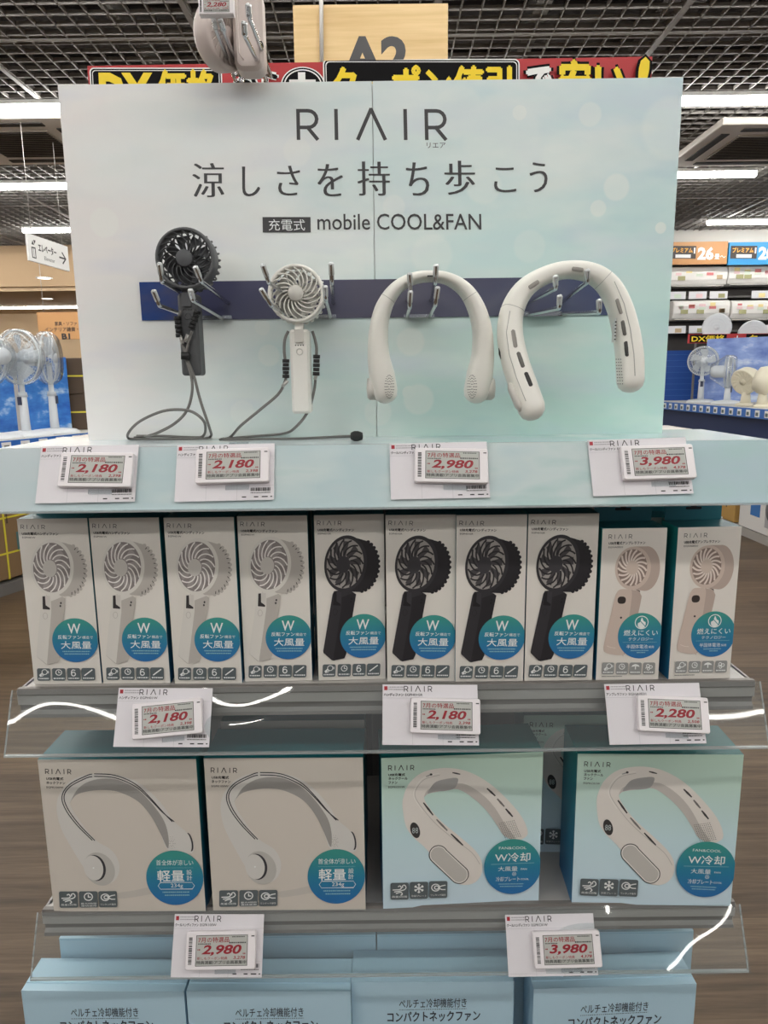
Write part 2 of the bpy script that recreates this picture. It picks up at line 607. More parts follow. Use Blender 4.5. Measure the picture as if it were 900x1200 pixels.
for y in (3.1, 1.35, -0.4, -2.15, -3.9):
    for a, b_ in (((-6.5, -0.6), (-0.3, 5.6)) if y > -3 else ((-6.5, -2.0), (-1.5, -0.9), (2.0, 6.5))):
        lamp(a, b_, y, 'white line lamp overhead in the aisle out of view', g='overhead lamps of the aisle')

# ------------------------------------------------------------------ wall trims behind
def ac_cassette(px, py, Y, label):
    z = CEIL - 0.03
    p = atz(px, py, z)
    t = thing('ceiling_air_conditioner', label, 'air conditioner', (p.x, p.y, z))
    m1 = mat((222, 216, 208), 0.5); m2 = mat((150, 140, 128), 0.7); m3 = mat((40, 37, 35), 0.7)
    b = MB(); b.box((0, 0, 0.01), (1.0, 1.0, 0.05), m1); b.build('panel', t, bevel=0.01)
    b = MB(); b.box((0, 0, -0.018), (0.56, 0.56, 0.012), m2)
    for i in range(18): b.box((0, -0.26 + i * 0.03, -0.026), (0.54, 0.006, 0.006), m3)
    b.build('grille', t)
    for k in range(4):
        b = MB(); b.box((0, 0.39, -0.017), (0.62, 0.06, 0.008), m3, M.Rotation(PI / 2 * k, 4, 'Z')); b.build('air_outlet', t)
    return t
ac_cassette(30, 166, 6, 'ceiling air conditioner cassette left of the display panel between two lamps')
ac_cassette(888, 170, 6, 'ceiling air conditioner cassette right of the display panel between two lamps')
# ================================================================== THE DISPLAY UNIT
SL = V((0, -0.032, -0.068)).normalized()          # down the sloping price rail
RN = V((0, -0.905, 0.426)).normalized()           # its outward normal
steel = mat((176, 172, 168), 0.45, 0.15); steel_d = mat((118, 115, 112), 0.5, 0.3); lipm = mat((124, 119, 115), 0.42, 0.2)
holes = mat((30, 29, 29), 0.8)
plastic = clear_plastic('clear_rail_plastic')
t = thing('gondola_frame', 'grey metal frame and back panel carrying the display shelves', 'shelf frame', (0, 1.145, 0))
b = MB(); b.box((0, 0, S1 / 2 + 0.03), (0.9, 0.012, S1 - 0.08), mat((92, 90, 89), 0.6)); b.build('back_panel', t)
for sx in (-1, 1):
    b = MB(); b.box((sx * 0.435, 0.0, S1 / 2 - 0.01), (0.03, 0.05, S1 - 0.04), steel_d); b.build('upright', t)
b = MB(); b.box((0, -0.012, 0.92), (0.05, 0.012, 0.9), steel_d); b.build('centre_post', t)
b = MB(); b.box((0, -0.21, 0.06), (0.9, 0.40, 0.12), steel_d); b.build('plinth', t)

def insert_mat():
    k = NT('pale_teal_printed_strip', 0.16, 0.6)
    co = k.coord()
    x, y, z = k.xyz(co)
    n1 = k.noise(co, 3.0, 3, 0.6, (1.2, 1, 3), (0.2, 0.3, 0))
    n2 = k.noise(co, 9.0, 4, 0.65, (0.7, 1, 3), (0, 0.35, 0))
    f = k.math('ADD', k.math('MULTIPLY', x, 0.55), k.math('ADD', n1, k.math('MULTIPLY', n2, 0.25)))
    col = k.ramp(f, [(0.3, (232, 236, 240)), (0.5, (220, 234, 238)), (0.62, (238, 244, 244)), (0.7, (204, 230, 228)), (0.85, (212, 228, 236)), (1.0, (196, 228, 224))])
    return k.color(col)
ins = insert_mat()
def rail_mesh(z0, amp, name, m, t, nx=120, nz=12, off=0.0, seed=0, tw=lambda x: 0.0):
    """sloping strip, softly bulged and a little wavy the way thin plastic is"""
    rd = random.Random(seed)
    ph = [rd.uniform(0, 6.28) for _ in range(4)]
    b = MB()
    vs = []
    top = V((0, YF, z0 + 0.004))
    Ln = 0.0752
    for i in range(nx + 1):
        x = -0.45 + 0.9 * i / nx
        for j in range(nz + 1):
            v = j / nz
            a = amp(x)
            w = a * (math.sin(v * PI) * 0.0010 * (1 + 0.9 * math.sin(9 * x + ph[0])) + 0.0009 * math.sin(21 * x + ph[1] + 2.5 * v) + 0.0003 * math.sin(43 * x + ph[2] - 3 * v)) + v * tw(x)
            vs.append(V((x, 0, 0)) + top + SL * (Ln * v) + RN * (w + off))
    fs = []
    for i in range(nx):
        for j in range(nz):
            q = i * (nz + 1) + j
            fs.append([q, q + 1, q + nz + 2, q + nz + 1])
    b.add(vs, fs, m, True)
    return b.build(name, t, world=True)
def shelf(z, label, amp, seed, insert=False, tw=lambda x: 0.0):
    t = thing('display_shelf', label, 'shelf', (0, 1.12, z))
    d = 1.12 - YF
    b = MB(); b.box((0, -d / 2 + 0.002, -0.009), (0.896, d - 0.008, 0.018), steel)
    for i in range(58):
        b.box((-0.43 + i * 0.0151, -d + 0.013, 0.0002), (0.0062, 0.0032, 0.0006), holes)
    b.build('deck', t)
    b = MB()
    prof = [(0.010, 0.003), (0.004, 0.003), (0.002, -0.004), (0.006, -0.008), (0.007, -0.026), (0.003, -0.030), (0.002, -0.034), (0.012, -0.036)]
    vs = []
    for x in (-0.447, 0.447):
        vs += [(x, -d + a + 0.002, c) for a, c in prof]
    n = len(prof)
    b.add(vs, [[i, i + 1, n + i + 1, n + i] for i in range(n - 1)] + [list(range(n)), list(range(2 * n - 1, n - 1, -1))], lipm)
    b.build('front_lip', t)
    for sx in (-1, 1):
        b = MB(); b.prism([(0, -0.06), (0, 0), (-0.30, 0), (-0.30, -0.02)][::-1], -0.0015, 0.0015, steel_d,
                          M.Translation((sx * 0.444, 0, 0)) @ M.Rotation(PI / 2, 4, 'Z'))
        b.build('bracket', t)
    if insert:
        rail_mesh(z, lambda x: 0.1, 'printed_strip', ins, t, off=-0.0012, seed=seed)
    rail_mesh(z, amp, 'price_rail', plastic, t, seed=seed, off=0.0003, tw=tw)
    # moulded edges of the clear rail
    edge = clear_plastic('rail_edge_plastic', (215, 225, 226), 0.1, 0.35) if 'rail_edge_plastic' not in bpy.data.materials else bpy.data.materials['rail_edge_plastic']
    b = MB()
    p = V((0, YF, z + 0.004)) + SL * 0.0752
    b.box((0, p.y, p.z), (0.9, 0.004, 0.0022), edge)
    for sx in (-1, 1):
        for v in range(6):
            q0 = V((sx * 0.45, YF, z + 0.004)) + SL * (0.0752 * v / 6); q1 = q0 + SL * 0.0126
            b.sweep([q0, q1], 0.0011, m=edge, n=6)
    b.build('rail_edge', t, world=True)
    return t
def bump(c, w, x): return math.exp(-((x - c) / w) ** 2)
shelf(S1, 'top shelf with a pale teal printed strip along its front, under the display panel', lambda x: 0.05, 3, True)
shelf(S2, 'middle grey metal shelf with a clear price rail, under the ten narrow boxes', lambda x: 0.25 + 0.9 * bump(-0.40, 0.13, x) + 0.9 * bump(-0.15, 0.08, x) + 0.3 * bump(0.17, 0.06, x), 11)
shelf(S3, 'lower grey metal shelf with a clear price rail, under the four square boxes', lambda x: 0.2 + 1.3 * bump(0.32, 0.14, x), 21, tw=lambda x: 0.0128 * bump(0.36, 0.13, x))
t = thing('display_shelf', 'lowest deck under the pale blue cartons', 'shelf', (0, 1.12, S4))
b = MB(); b.box((0, -0.17, -0.01), (0.896, 0.34, 0.02), steel); b.build('deck', t)
b = MB(); b.box((0, -0.342, -0.02), (0.9, 0.006, 0.045), lipm); b.build('front_lip', t)

# glossy printed sheet that covers the top shelf
b = MB(); b.box((0.0, (YF + 1.0) / 2 + 0.006, S1 + 0.0009), (0.9, 0.2, 0.0012), ins)
tag(b.build('printed_sheet'), 'pale teal printed sheet lying on the top shelf at the foot of the display panel', 'printed sheet')

# ------------------------------------------------------------------ back panel with lettering
PY = 0.936
q = [(72, 100), (806, 90), (771, 510.5), (100, 517)]
pTL, pTR, pBR, pBL = [at(x, y, PY) for x, y in q]
print('PANEL', pTL, pTR, pBR, pBL)
PW = ((pTR - pTL).length + (pBR - pBL).length) / 2
PH = (pTL.z + pTR.z) / 2 - (S1 + 0.0015)
px0 = (pTL.x + pBL.x) / 2
t_panel = thing('header_sign', 'tall pale blue-green header panel with dark lettering standing on the top shelf', 'header sign', (px0, PY, S1 + 0.0015))
def panel_mat():
    k = NT('pale_aqua_bokeh_print', 0.42, 0.4)
    co = k.coord()
    x, y, z = k.xyz(co)
    u = k.math('DIVIDE', x, PW)
    w = k.math('DIVIDE', z, PH)
    n1 = k.noise(co, 4.5, 3, 0.55, (1, 1, 2.2), (0, 0.6, 0))
    n2 = k.noise(co, 7.0, 2, 0.5, (0.8, 1, 2.6), (0, -0.5, 0))
    f = k.math('ADD', k.math('MULTIPLY', u, 0.62), k.math('MULTIPLY', k.math('SUBTRACT', n1, 0.5), 0.75))
    base = k.ramp(f, [(0.0, (238, 234, 232)), (0.2, (232, 236, 236)), (0.36, (220, 232, 232)), (0.55, (206, 226, 230)), (0.75, (204, 217, 228))])
    g = k.math('MULTIPLY', k.math('SUBTRACT', 1.0, w), k.math('MULTIPLY', u, 1.1), True)
    base = k.mix(k.math('MULTIPLY', g, 0.85), base, (194, 228, 216))
    n3 = k.noise(co, 3.2, 4, 0.6, (1.0, 1, 2.4), (0, 0.75, 0))
    base = k.mix(k.math('MULTIPLY', k.math('MULTIPLY', k.math('SUBTRACT', n3, 0.5), 5.0, True), 0.55), base, (240, 242, 238))
    n4 = k.noise(co, 5.2, 3, 0.55, (0.7, 1, 2.2), (0, -0.35, 0))
    base = k.mix(k.math('MULTIPLY', k.math('MULTIPLY', k.math('SUBTRACT', n4, 0.53), 5.0, True), k.math('MULTIPLY', u, 0.75)), base, (170, 206, 214))
    s2 = k.math('MULTIPLY', k.math('SUBTRACT', n2, 0.52), 3.0, True)
    base = k.mix(k.math('MULTIPLY', s2, 0.6), base, (204, 210, 230))
    s3 = k.math('MULTIPLY', k.math('SUBTRACT', 0.44, n2), 4.0, True)
    base = k.mix(k.math('MULTIPLY', s3, 0.6), base, (222, 230, 226))
    P = Print(q, PW, PH)
    total = None
    for cx, cy, r, a in ((123, 262, 18, .5), (180, 118, 55, .2), (305, 385, 10, .35), (312, 418, 14, .4), (270, 318, 22, .25), (478, 402, 18, .45), (486, 470, 20, .45), (438, 485, 18, .35), (475, 462, 9, .5), (612, 132, 9, .5), (695, 134, 14, .35), (568, 218, 22, .3), (724, 220, 16, .45), (702, 245, 10, .45), (775, 268, 7, .6), (590, 160, 48, .18), (790, 150, 36, .25), (540, 130, 30, .2), (350, 178, 17, .3), (280, 485, 16, .3), (110, 460, 30, .2), (505, 300, 26, .25), (462, 243, 14, .3), (620, 290, 20, .2), (120, 190, 40, .2)):
        X, Z = P.m((cx, cy)); rr = r * PW / 700
        dx = k.math('SUBTRACT', x, X); dz = k.math('SUBTRACT', z, Z)
        d = k.math('SQRT', k.math('ADD', k.math('MULTIPLY', dx, dx), k.math('MULTIPLY', dz, dz)))
        e = k.math('MULTIPLY', k.math('MULTIPLY', k.math('SUBTRACT', rr, d), 1 / (rr * 0.18), True), a * 0.95)
        total = e if total is None else k.math('MAXIMUM', total, e)
    base = k.mix(total, base, (240, 242, 236))
    return k.color(base)
pm = panel_mat()
edge_w = mat((226, 228, 226), 0.6)
P = Print(q, PW, PH)
seam_x = P.m((438, 300))[0]
for nm, x0, x1 in (('left_sheet', 0, seam_x - 0.0004), ('right_sheet', seam_x + 0.0004, PW)):
    b = MB(); b.box(((x0 + x1) / 2, 0.004, PH / 2), (x1 - x0, 0.008, PH), pm); b.build('sheet', t_panel)
b = MB(); b.box((PW / 2, 0.013, PH / 2), (PW, 0.0095, PH), edge_w)
b.build('backing_board', t_panel)
# lettering
ink = mat((62, 61, 63), 0.5); wht = mat((232, 236, 236), 0.5)
P.logo(350, 128, 526, 164.5, ink, 4.2)
P.text('リエア', 502, 167.5, 524, 174, ink)
b = MB(); P.to(b); b.build('logo_lettering', t_panel); P.items = []
for ch, x0, y0, x1, y1 in (('涼', 227, 192, 264, 232), ('し', 285, 196, 306, 231), ('さ', 326, 195, 353, 230), ('を', 373, 193, 403, 231), ('持', 420, 190, 458, 230), ('ち', 477, 191, 504, 230), ('歩', 522, 189, 558, 229), ('こ', 580, 197, 606, 226), ('う', 622, 191, 643, 226)):
    P.mincho(ch, x0, y0, x1, y1, ink)
b = MB(); P.to(b); b.build('tagline_lettering', t_panel); P.items = []
P.rect(308, 255.5, 364, 273.5, ink)
P.text('充電式', 315, 258, 357.5, 271.5, wht)
P.text('mobile COOL&FAN', 372, 251.5, 564, 270.5, ink, 0.004, 0, 3)
b = MB(); P.to(b); b.build('subtitle_lettering', t_panel)
# glossy indigo strip across the panel where the hooks are fixed
k = NT('glossy_indigo_film', 0.14, 0.7)
co = k.coord(); n1 = k.noise(co, 14, 3, 0.6, (1, 1, 1.5), (0, 0.5, 0))
xx = k.xyz(co)[0]
f = k.math('ADD', k.math('MULTIPLY', xx, 1.3), k.math('MULTIPLY', k.math('SUBTRACT', n1, 0.5), 0.25))
strip_m = k.color(k.ramp(f, [(0.10, (30, 62, 128)), (0.2, (74, 76, 106)), (0.5, (88, 86, 102)), (0.75, (80, 82, 104)), (0.95, (66, 80, 116))]))
a = P.m((163, 332)); c = P.m((711, 370))
z0 = P.m((165, 377))[1]; z1 = P.m((163, 332))[1]
b = MB(); b.box(((a[0] + c[0]) / 2, -0.0012, (z0 + z1) / 2), (c[0] - a[0], 0.0016, z1 - z0), strip_m); b.build('hook_strip', t_panel)

# ------------------------------------------------------------------ chrome display hooks
chrome = mat((200, 202, 206), 0.16, 1.0); cap_m = mat((216, 219, 220), 0.2, 0.3)
def hook(name, label, prongs, Yb, Yt, plate=None, group='double wire hooks on the panel'):
    p0 = at(*prongs[0][0], Yb)
    t = thing(name, label, 'hook', tuple(p0), group=group)
    for base, mid, tip in prongs:
        B = at(*base, Yb); Mx = at(*mid, Yt + 0.012); T = at(*tip, Yt)
        up = (T - Mx)
        path = [B + V((0, 0.0, 0)), B + V((0, -0.012, 0.0)), B + (Mx - B) * 0.5, B + (Mx - B) * 0.9, Mx, Mx + up * 0.35, Mx + up * 0.75, T]
        path = [path[0]] + crom(path[1:], 4)
        w = MB(); w.sweep(path, 0.0025, m=chrome, n=8)
        pr = w.build('prong', t, world=True)
        d = (T - Mx).normalized()
        w = MB(); w.sweep([T - d * 0.013, T - d * .012, T + d * 0.0, T + d * .0012], [.0022, .0029, .0029, .0018], [.0018, .0022, .0022, .0012], cap_m, ref=(0, 1, 0), n=12, power=4)
        w.build('tip', pr, world=True)
    if plate:
        w = MB()
        (ax, ay), (bx, by) = plate
        A, Bp = at(ax, ay, Yb - 0.004), at(bx, by, Yb - 0.004)
        c = (A + Bp) / 2
        w.box(c, (abs(A.x - Bp.x), 0.006, max(0.004, abs(A.z - Bp.z))), chrome); w.build('mounting_bar', t, world=True)
    return t
YB, YT = PY - 0.003, 0.79
hook('display_hook', 'chrome double hook holding the dark grey handheld fan', [((226, 352), (190, 330), (187, 309)), ((268, 355), (236, 330), (229, 313)), ((224, 372), (187, 358), (180, 341)), ((262, 373), (227, 353), (223, 340))], YB, YT, ((220, 374), (272, 370)))
hook('display_hook', 'chrome double hook holding the white handheld fan', [((346, 352), (315, 331), (308, 311)), ((391, 355), (389, 331), (388, 309)), ((340, 370), (318, 358), (306, 339)), ((388, 372), (382, 351), (381, 336))], YB, YT, ((336, 373), (394, 369)))
hook('display_hook', 'chrome double hook holding the plain arched neck fan', [((477, 352), (481, 341), (480, 321)), ((505, 352), (510, 331), (511, 311)), ((477, 371), (480, 360), (481, 342)), ((503, 371), (510, 357), (513, 337))], YB, YT, ((473, 372), (509, 369)))
hook('display_hook', 'chrome double hook holding the slotted neck fan', [((617, 356), (651, 338), (651, 324)), ((658, 354), (688, 331), (688, 317)), ((618, 369), (655, 361), (656, 347)), ((657, 368), (702, 366), (702, 352))], YB, YT, ((612, 371), (664, 365)))
# ================================================================== PRODUCTS HANGING ON THE PANEL
def spokes(b, n, r0, r1, y, m, sw=0.9, w=0.0011, dy=0.0, sgn=1):
    for k in range(n):
        pts = []
        for i in range(8):
            f = i / 7
            a = 2 * PI * k / n + sgn * sw * f ** 1.2
            r = r0 + (r1 - r0) * f
            pts.append((r * math.cos(a), y + dy * math.sin(PI * f), r * math.sin(a)))
        b.sweep(pts, w, w * 1.6, m, ref=(0, 1, 0), n=6)
def rotor(b, n, r0, r1, y, m, tw=0.55):
    for k in range(n):
        a0 = 2 * PI * k / n
        vs = []
        for i in range(6):
            f = i / 5
            r = r0 + (r1 - r0) * f
            a = a0 - 0.45 * f
            hw = 0.16 + 0.12 * f
            for s in (-1, 1):
                aa = a + s * hw * 1.3
                vs.append((r * math.cos(aa), y + s * 0.005 * (1 - 0.3 * f), r * math.sin(aa)))
        b.add(vs, [[2 * i, 2 * i + 1, 2 * i + 3, 2 * i + 2] for i in range(5)], m, True)
def handheld_fan(name, label, head, Rr, hbox, Y, body, spoke_m, hub_m, blade_m, group=None):
    """head: pixel centre of the front ring, Rr its radius in metres, hbox: pixel box of the handle front"""
    c = at(*head, Y)
    t = thing(name, label, 'handheld fan', tuple(c), group=group)
    X = M.Identity(4)
    b = MB()   # shell ring
    b.lathe([(Rr * .86, 0.002), (Rr * .86, -0.001), (Rr * .9, -0.0035), (Rr * .97, -0.0035), (Rr, 0.0), (Rr, 0.014), (Rr * .985, 0.02), (Rr * .93, 0.02), (Rr * .88, 0.014)], body, 48, closed=True)
    head_o = b.build('fan_head', t)
    b = MB(); spokes(b, 18, Rr * .26, Rr * .9, -0.0015, spoke_m, 0.95, 0.0008, -0.003); b.build('front_grille', head_o)
    b = MB(); b.lathe([(0, -0.0065), (Rr * .24, -0.0062), (Rr * .28, -0.005), (Rr * .28, 0.004), (0, 0.004)], hub_m, 32); b.build('hub', head_o)
    b = MB(); rotor(b, 9, Rr * .2, Rr * .82, 0.0095, blade_m); b.lathe([(0, 0.005), (Rr * .24, 0.005), (Rr * .24, 0.016), (0, 0.016)], blade_m, 20); b.build('rotor', head_o)
    b = MB()   # rear cage, scalloped
    for k in range(28):
        a = 2 * PI * k / 28
        pts = [(Rr * .98 * math.cos(a), 0.018, Rr * .98 * math.sin(a)), (Rr * 1.0 * math.cos(a + .05), 0.026, Rr * 1.0 * math.sin(a + .05)), (Rr * .86 * math.cos(a + .12), 0.033, Rr * .86 * math.sin(a + .12)), (Rr * .3 * math.cos(a + .5), 0.035, Rr * .3 * math.sin(a + .5))]
        b.sweep(crom(pts, 3), 0.0013, m=body, n=5)
    b.lathe([(0, 0.03), (Rr * .36, 0.03), (Rr * .36, 0.037), (0, 0.038)], body, 24)
    b.build('rear_cage', head_o)
    # handle
    (hx0, hy0, hx1, hy1) = hbox
    A, B = at(hx0, hy0, Y + 0.002), at(hx1, hy1, Y + 0.002)
    w, h = B.x - A.x, A.z - B.z
    cx, cz = (A.x + B.x) / 2 - c.x, (A.z + B.z) / 2 - c.z
    b = MB(); b.prism(rrect(w, h, w * .16, 4, cx, cz), 0.0, 0.026, body, ch=0.003, smooth=False)
    han = b.build('handle', t)
    b = MB()
    # hinge neck between the two lugs at the top of the handle
    zt = cz + h / 2
    b.box((cx, -0.0012, zt - 0.0075), (w * .46, 0.003, 0.015), hub_m)
    b.sweep([(cx - w * .21, 0.006, zt - 0.002), (cx + w * .21, 0.006, zt - 0.002)], 0.0062, m=body, n=14)
    b.box((cx, 0.008, (zt - Rr) / 2 + 0.001), (w * .42, 0.010, abs(-Rr * .9 - zt) + 0.006), body)
    b.build('hinge', han)
    b = MB()
    b.lathe([(0.0028, -0.0004), (0.0036, -0.0008), (0.0042, -0.0004), (0.0042, 0.0004), (0.0028, 0.0004)], hub_m, 24, M.Translation((cx, 0, zt - 0.026)), closed=True)
    for k in range(4): b.lathe([(0, -0.0004), (0.0008, -0.0004), (0.0008, 0.0006)], mat((60, 60, 60), 0.5), 8, M.Translation((cx - 0.0045 + k * 0.003, 0, zt - 0.0185)))
    b.build('power_button', han)
    return t
def cord(t, name, paths, m, r=0.0017):
    b = MB()
    for p in paths: b.sweep(crom(p, 5), r, m=m, n=6)
    return b.build(name, t, world=True)
def wpts(L, Y, Z=None, Yend=None):
    n = len(L)
    return [at(x, y, Y if Yend is None else Y + (Yend - Y) * i / (n - 1)) for i, (x, y) in enumerate(L)]
dk = mat((82, 83, 85), 0.5); dk2 = mat((58, 59, 61), 0.6); dkb = mat((84, 85, 88), 0.6); cordm = mat((120, 118, 115), 0.85); blk = mat((24, 24, 25), 0.5); crimp = mat((186, 184, 180), 0.3, 0.8)
offw = mat((234, 232, 225), 0.42); offw2 = mat((208, 205, 198), 0.5); grey_bl = mat((204, 202, 197), 0.5); ivory = mat((236, 234, 226), 0.36); seam = mat((178, 176, 170), 0.5)
YFAN = 0.855
df = handheld_fan('handheld_fan', 'dark grey handheld fan with a grey wrist cord hanging on the panel', (217, 303), 0.0345, (207.5, 344, 236, 440), YFAN, dk, dk2, dkb, dkb)
zs = S1 + 0.0028
def spath(L):
    out = []
    for x, y in L:
        p = atz(x, y, zs)
        if p.y > PY - .006: p = at(x, y, PY - .006)
        if p.z < zs: p.z = zs
        out.append(p)
    return out
c1 = cord(df, 'wrist_cord', [
    wpts([(212, 364), (209, 374), (208.5, 380)], YFAN - .003), wpts([(228, 364), (230, 371), (228, 378)], YFAN - .003),
    wpts([(211, 392), (213, 402), (217, 413)], YFAN - .004), wpts([(225, 388), (221, 400), (218, 413)], YFAN - .004),
    wpts([(217.5, 420), (224, 440), (225, 460), (219, 481), (205, 496), (185, 507)], YFAN - .004) + spath([(170, 511.5), (157, 513)]),
    wpts([(218.5, 420), (227, 440), (235, 470), (246, 503)], YFAN - .004) + spath([(247, 511), (238, 514), (205, 514.5), (160, 514.5), (150, 513)]) + wpts([(152, 505), (165, 493), (190, 482), (212, 480), (228, 484), (240, 496)], YFAN - .006) + spath([(238, 511), (222, 512.5), (190, 511), (160, 511)])], cordm)
b = MB()
for x0, y0, x1, y1 in ((208, 373, 210, 393), (231, 366, 225, 383)):
    A, B = at(x0, y0, YFAN - .004), at(x1, y1, YFAN - .004)
    b = MB()
    for k in range(5):
        p = A + (B - A) * (k / 4); b.sweep([p - (B - A) * .11, p + (B - A) * .11], 0.0042 if k % 2 == 0 else 0.0038, m=blk, n=10)
    b.build('cord_lock', c1, world=True)
b = MB()
for x0, y0, x1, y1 in ((211, 393, 214, 403), (220, 392, 217, 401)):
    b = MB(); b.sweep([at(x0, y0, YFAN - .0055), at(x1, y1, YFAN - .0055)], 0.0021, m=crimp, n=10); b.build('metal_crimp', c1, world=True)
b = MB(); b.sweep([at(217.5, 413, YFAN - .005), at(217.5, 421.5, YFAN - .005)], 0.0052, 0.0035, blk, ref=(0, 1, 0), n=12, power=4); b.build('cord_slider', c1, world=True)

YW = 0.862
wf = handheld_fan('handheld_fan', 'white handheld fan with a round spiral grille and grey cord hanging on the panel', (347, 344), 0.0333, (339, 386, 365, 484.5), YW, offw, offw, offw2, grey_bl)
c2 = cord(wf, 'wrist_cord', [
    wpts([(338, 388), (334, 397), (333, 410), (334.5, 424)], YW + .01), wpts([(366, 388), (369, 397), (371, 408), (370.5, 420)], YW + .01),
    wpts([(335.5, 438), (334, 447), (326, 462), (305, 480), (282, 499)], YW + .008) + spath([(270, 512), (258, 515), (262, 514)]),
    wpts([(370, 440), (368, 458), (361, 482), (347, 500)], YW + .012) + spath([(333, 508), (300, 511), (275, 513), (262, 515), (300, 514.5), (350, 514), (390, 512), (412, 511)])], cordm)
b = MB()
for x0, y0, x1, y1 in ((335, 423, 335, 441), (371, 418, 370.5, 438)):
    A, B = at(x0, y0, YW + .008), at(x1, y1, YW + .008)
    b = MB()
    for k in range(5):
        p = A + (B - A) * (k / 4); b.sweep([p - (B - A) * .11, p + (B - A) * .11], 0.0042 if k % 2 == 0 else 0.0038, m=blk, n=10)
    b.build('cord_lock', c2, world=True)
b = MB()
for x0, y0, x1, y1 in ((337, 446, 331, 453), (371, 437, 369, 445)):
    b = MB(); b.sweep([at(x0, y0, YW + .0065), at(x1, y1, YW + .0065)], 0.0021, m=crimp, n=10); b.build('metal_crimp', c2, world=True)
b = MB(); p = atz(418, 511, S1 + 0.0075)
b.lathe([(0, -.008), (.0045, -.007), (.0062, -.002), (.0062, .003), (.0045, .007), (0, .008)], blk, 12, M.Translation(p) @ M.Rotation(1.4, 4, 'Z'))
b.build('cord_stopper', c2, world=True)

# ------------------------------------------------------------------ neck fans
def px_path(L, Y, k=5):
    """L: (px, py, halfwidth_px, depth offset, half depth)"""
    P = [at(a, b_, Y + d) for a, b_, w, d, h in L]
    W = [w * Y / FPX for a, b_, w, d, h in L]
    H = [h for a, b_, w, d, h in L]
    return crom(P, k), interp(W, k), interp(H, k)
def neck_body(L, Y, m, name, t, power=2.6):
    P, W, H = px_path(L, Y)
    # rounded ends
    def cap(P, W, H, end):
        p, q = (P[0], P[1]) if not end else (P[-1], P[-2])
        d = (p - q).normalized(); r = min(W[0 if not end else -1], H[0 if not end else -1])
        out = []
        for a in (30, 55, 75, 88):
            out.append((p + d * r * math.sin(R(a)) * 0.9, math.cos(R(a))))
        return out
    w0, h0, w1, h1 = W[0], H[0], W[-1], H[-1]
    c0 = cap(P, W, H, False); c1_ = cap(P, W, H, True)
    P = [p for p, _ in reversed(c0)] + P + [p for p, _ in c1_]
    W = [w0 * s for _, s in reversed(c0)] + W + [w1 * s for _, s in c1_]
    H = [h0 * s for _, s in reversed(c0)] + H + [h1 * s for _, s in c1_]
    b = MB(); b.sweep(P, W, H, m, ref=(0, 1, 0), n=28, power=power)
    return b.build(name, t, world=True), P, W, H
from mathutils.bvhtree import BVHTree
def tree(o):
    T = mw(o.parent)
    return BVHTree.FromPolygons([T @ v.co for v in o.data.vertices], [list(p.vertices) for p in o.data.polygons])
def hit(bv, x, y):
    d = ray(x, y).normalized()
    p = bv.ray_cast(CAM, d)[0]
    if p is None:
        p = bv.find_nearest(at(x, y, .83))[0]
    return p
YN = 0.835
z5 = lambda x, y: (400 + x / 2.368, 280 + y / 2.368)
L1 = [(*z5(122, 425), 14.5, .004, .017), (*z5(112, 375), 15, .004, .019), (*z5(103, 320), 12.5, .003, .019), (*z5(104, 250), 10.8, 0, .018), (*z5(118, 190), 9.5, 0, .018), (*z5(150, 140), 7.5, 0, .018), (*z5(195, 112), 6.2, 0, .018), (*z5(247, 104), 5.6, 0, .018), (*z5(298, 112), 6.2, 0, .018), (*z5(343, 142), 7.8, 0, .018), (*z5(373, 190), 9.5, 0, .018), (*z5(390, 250), 10.8, 0, .018), (*z5(392, 320), 12.5, .003, .019), (*z5(384, 375), 15, .004, .019), (*z5(374, 425), 14.5, .004, .017)]
p = at(506, 325, YN)
nf = thing('neck_fan', 'plain off-white arched neck fan with dotted round ends, hanging upright on its hook', 'neck fan', tuple(p))
nb, P, W, H = neck_body(L1, YN, ivory, 'band', nf)
bv1 = tree(nb)
for e, (cx, cy), sx in ((0, z5(128, 410), 1), (1, z5(368, 410), -1)):
    # dotted outlet grille facing inward and forward on each pod
    b = MB()
    c = at(cx, cy, YN + .004)
    for rr, nn in ((.0025, 6), (.005, 12), (.0075, 18), (.010, 24)):
        for k in range(nn):
            a = 2 * PI * k / nn
            q_ = hit(bv1, cx + sx * 2.2 + rr * 960 * .55 * math.cos(a), cy + rr * 960 * 1.4 * math.sin(a))
            x_, y_, z_ = q_
            b.lathe([(0, -.0004), (.00055, -.0004), (.00055, .0012)], mat((120, 118, 114), 0.7), 6, M.Translation((x_, y_, z_)))
    b.build('outlet_grille', nb, world=True)
    b = MB()   # round button on the outer side
    c = at(*(z5(84, 415) if e == 0 else z5(412, 415)), YN + .006)
    b.lathe([(0, -.006), (.011, -.005), (.0135, -.002), (.0135, .006), (0, .006)], offw2, 28, M.Translation(c) @ M.Rotation(-sx * PI / 2, 4, 'Z') @ M.Rotation(0, 4, 'X'))
    b.build('side_button', nb, world=True)
def seam_ring(t_, par, L, Y, i0, m):
    P, W, H = px_path(L, Y)
    b = MB(); b.sweep(P[i0:i0 + 2], [W[i0] + .00025] * 2, [H[i0] + .00025] * 2, m, ref=(0, 1, 0), n=28, power=2.6)
    b.build('seam', par, world=True)
P_, W_, H_ = px_path(L1, YN)
for i0 in (22, len(P_) - 24):
    a, c = P_[i0], P_[i0] + (P_[i0 + 1] - P_[i0]) * 0.12
    b = MB(); b.sweep([a, c], [W_[i0] + .0002] * 2, [H_[i0] + .0002] * 2, seam, ref=(0, 1, 0), n=28, power=2.6); b.build('seam', nb, world=True)
b = MB(); c = at(*z5(247, 103), YN - .0178); b.box(c, (.007, .0012, .0016), blk); b.build('slot', nb, world=True)
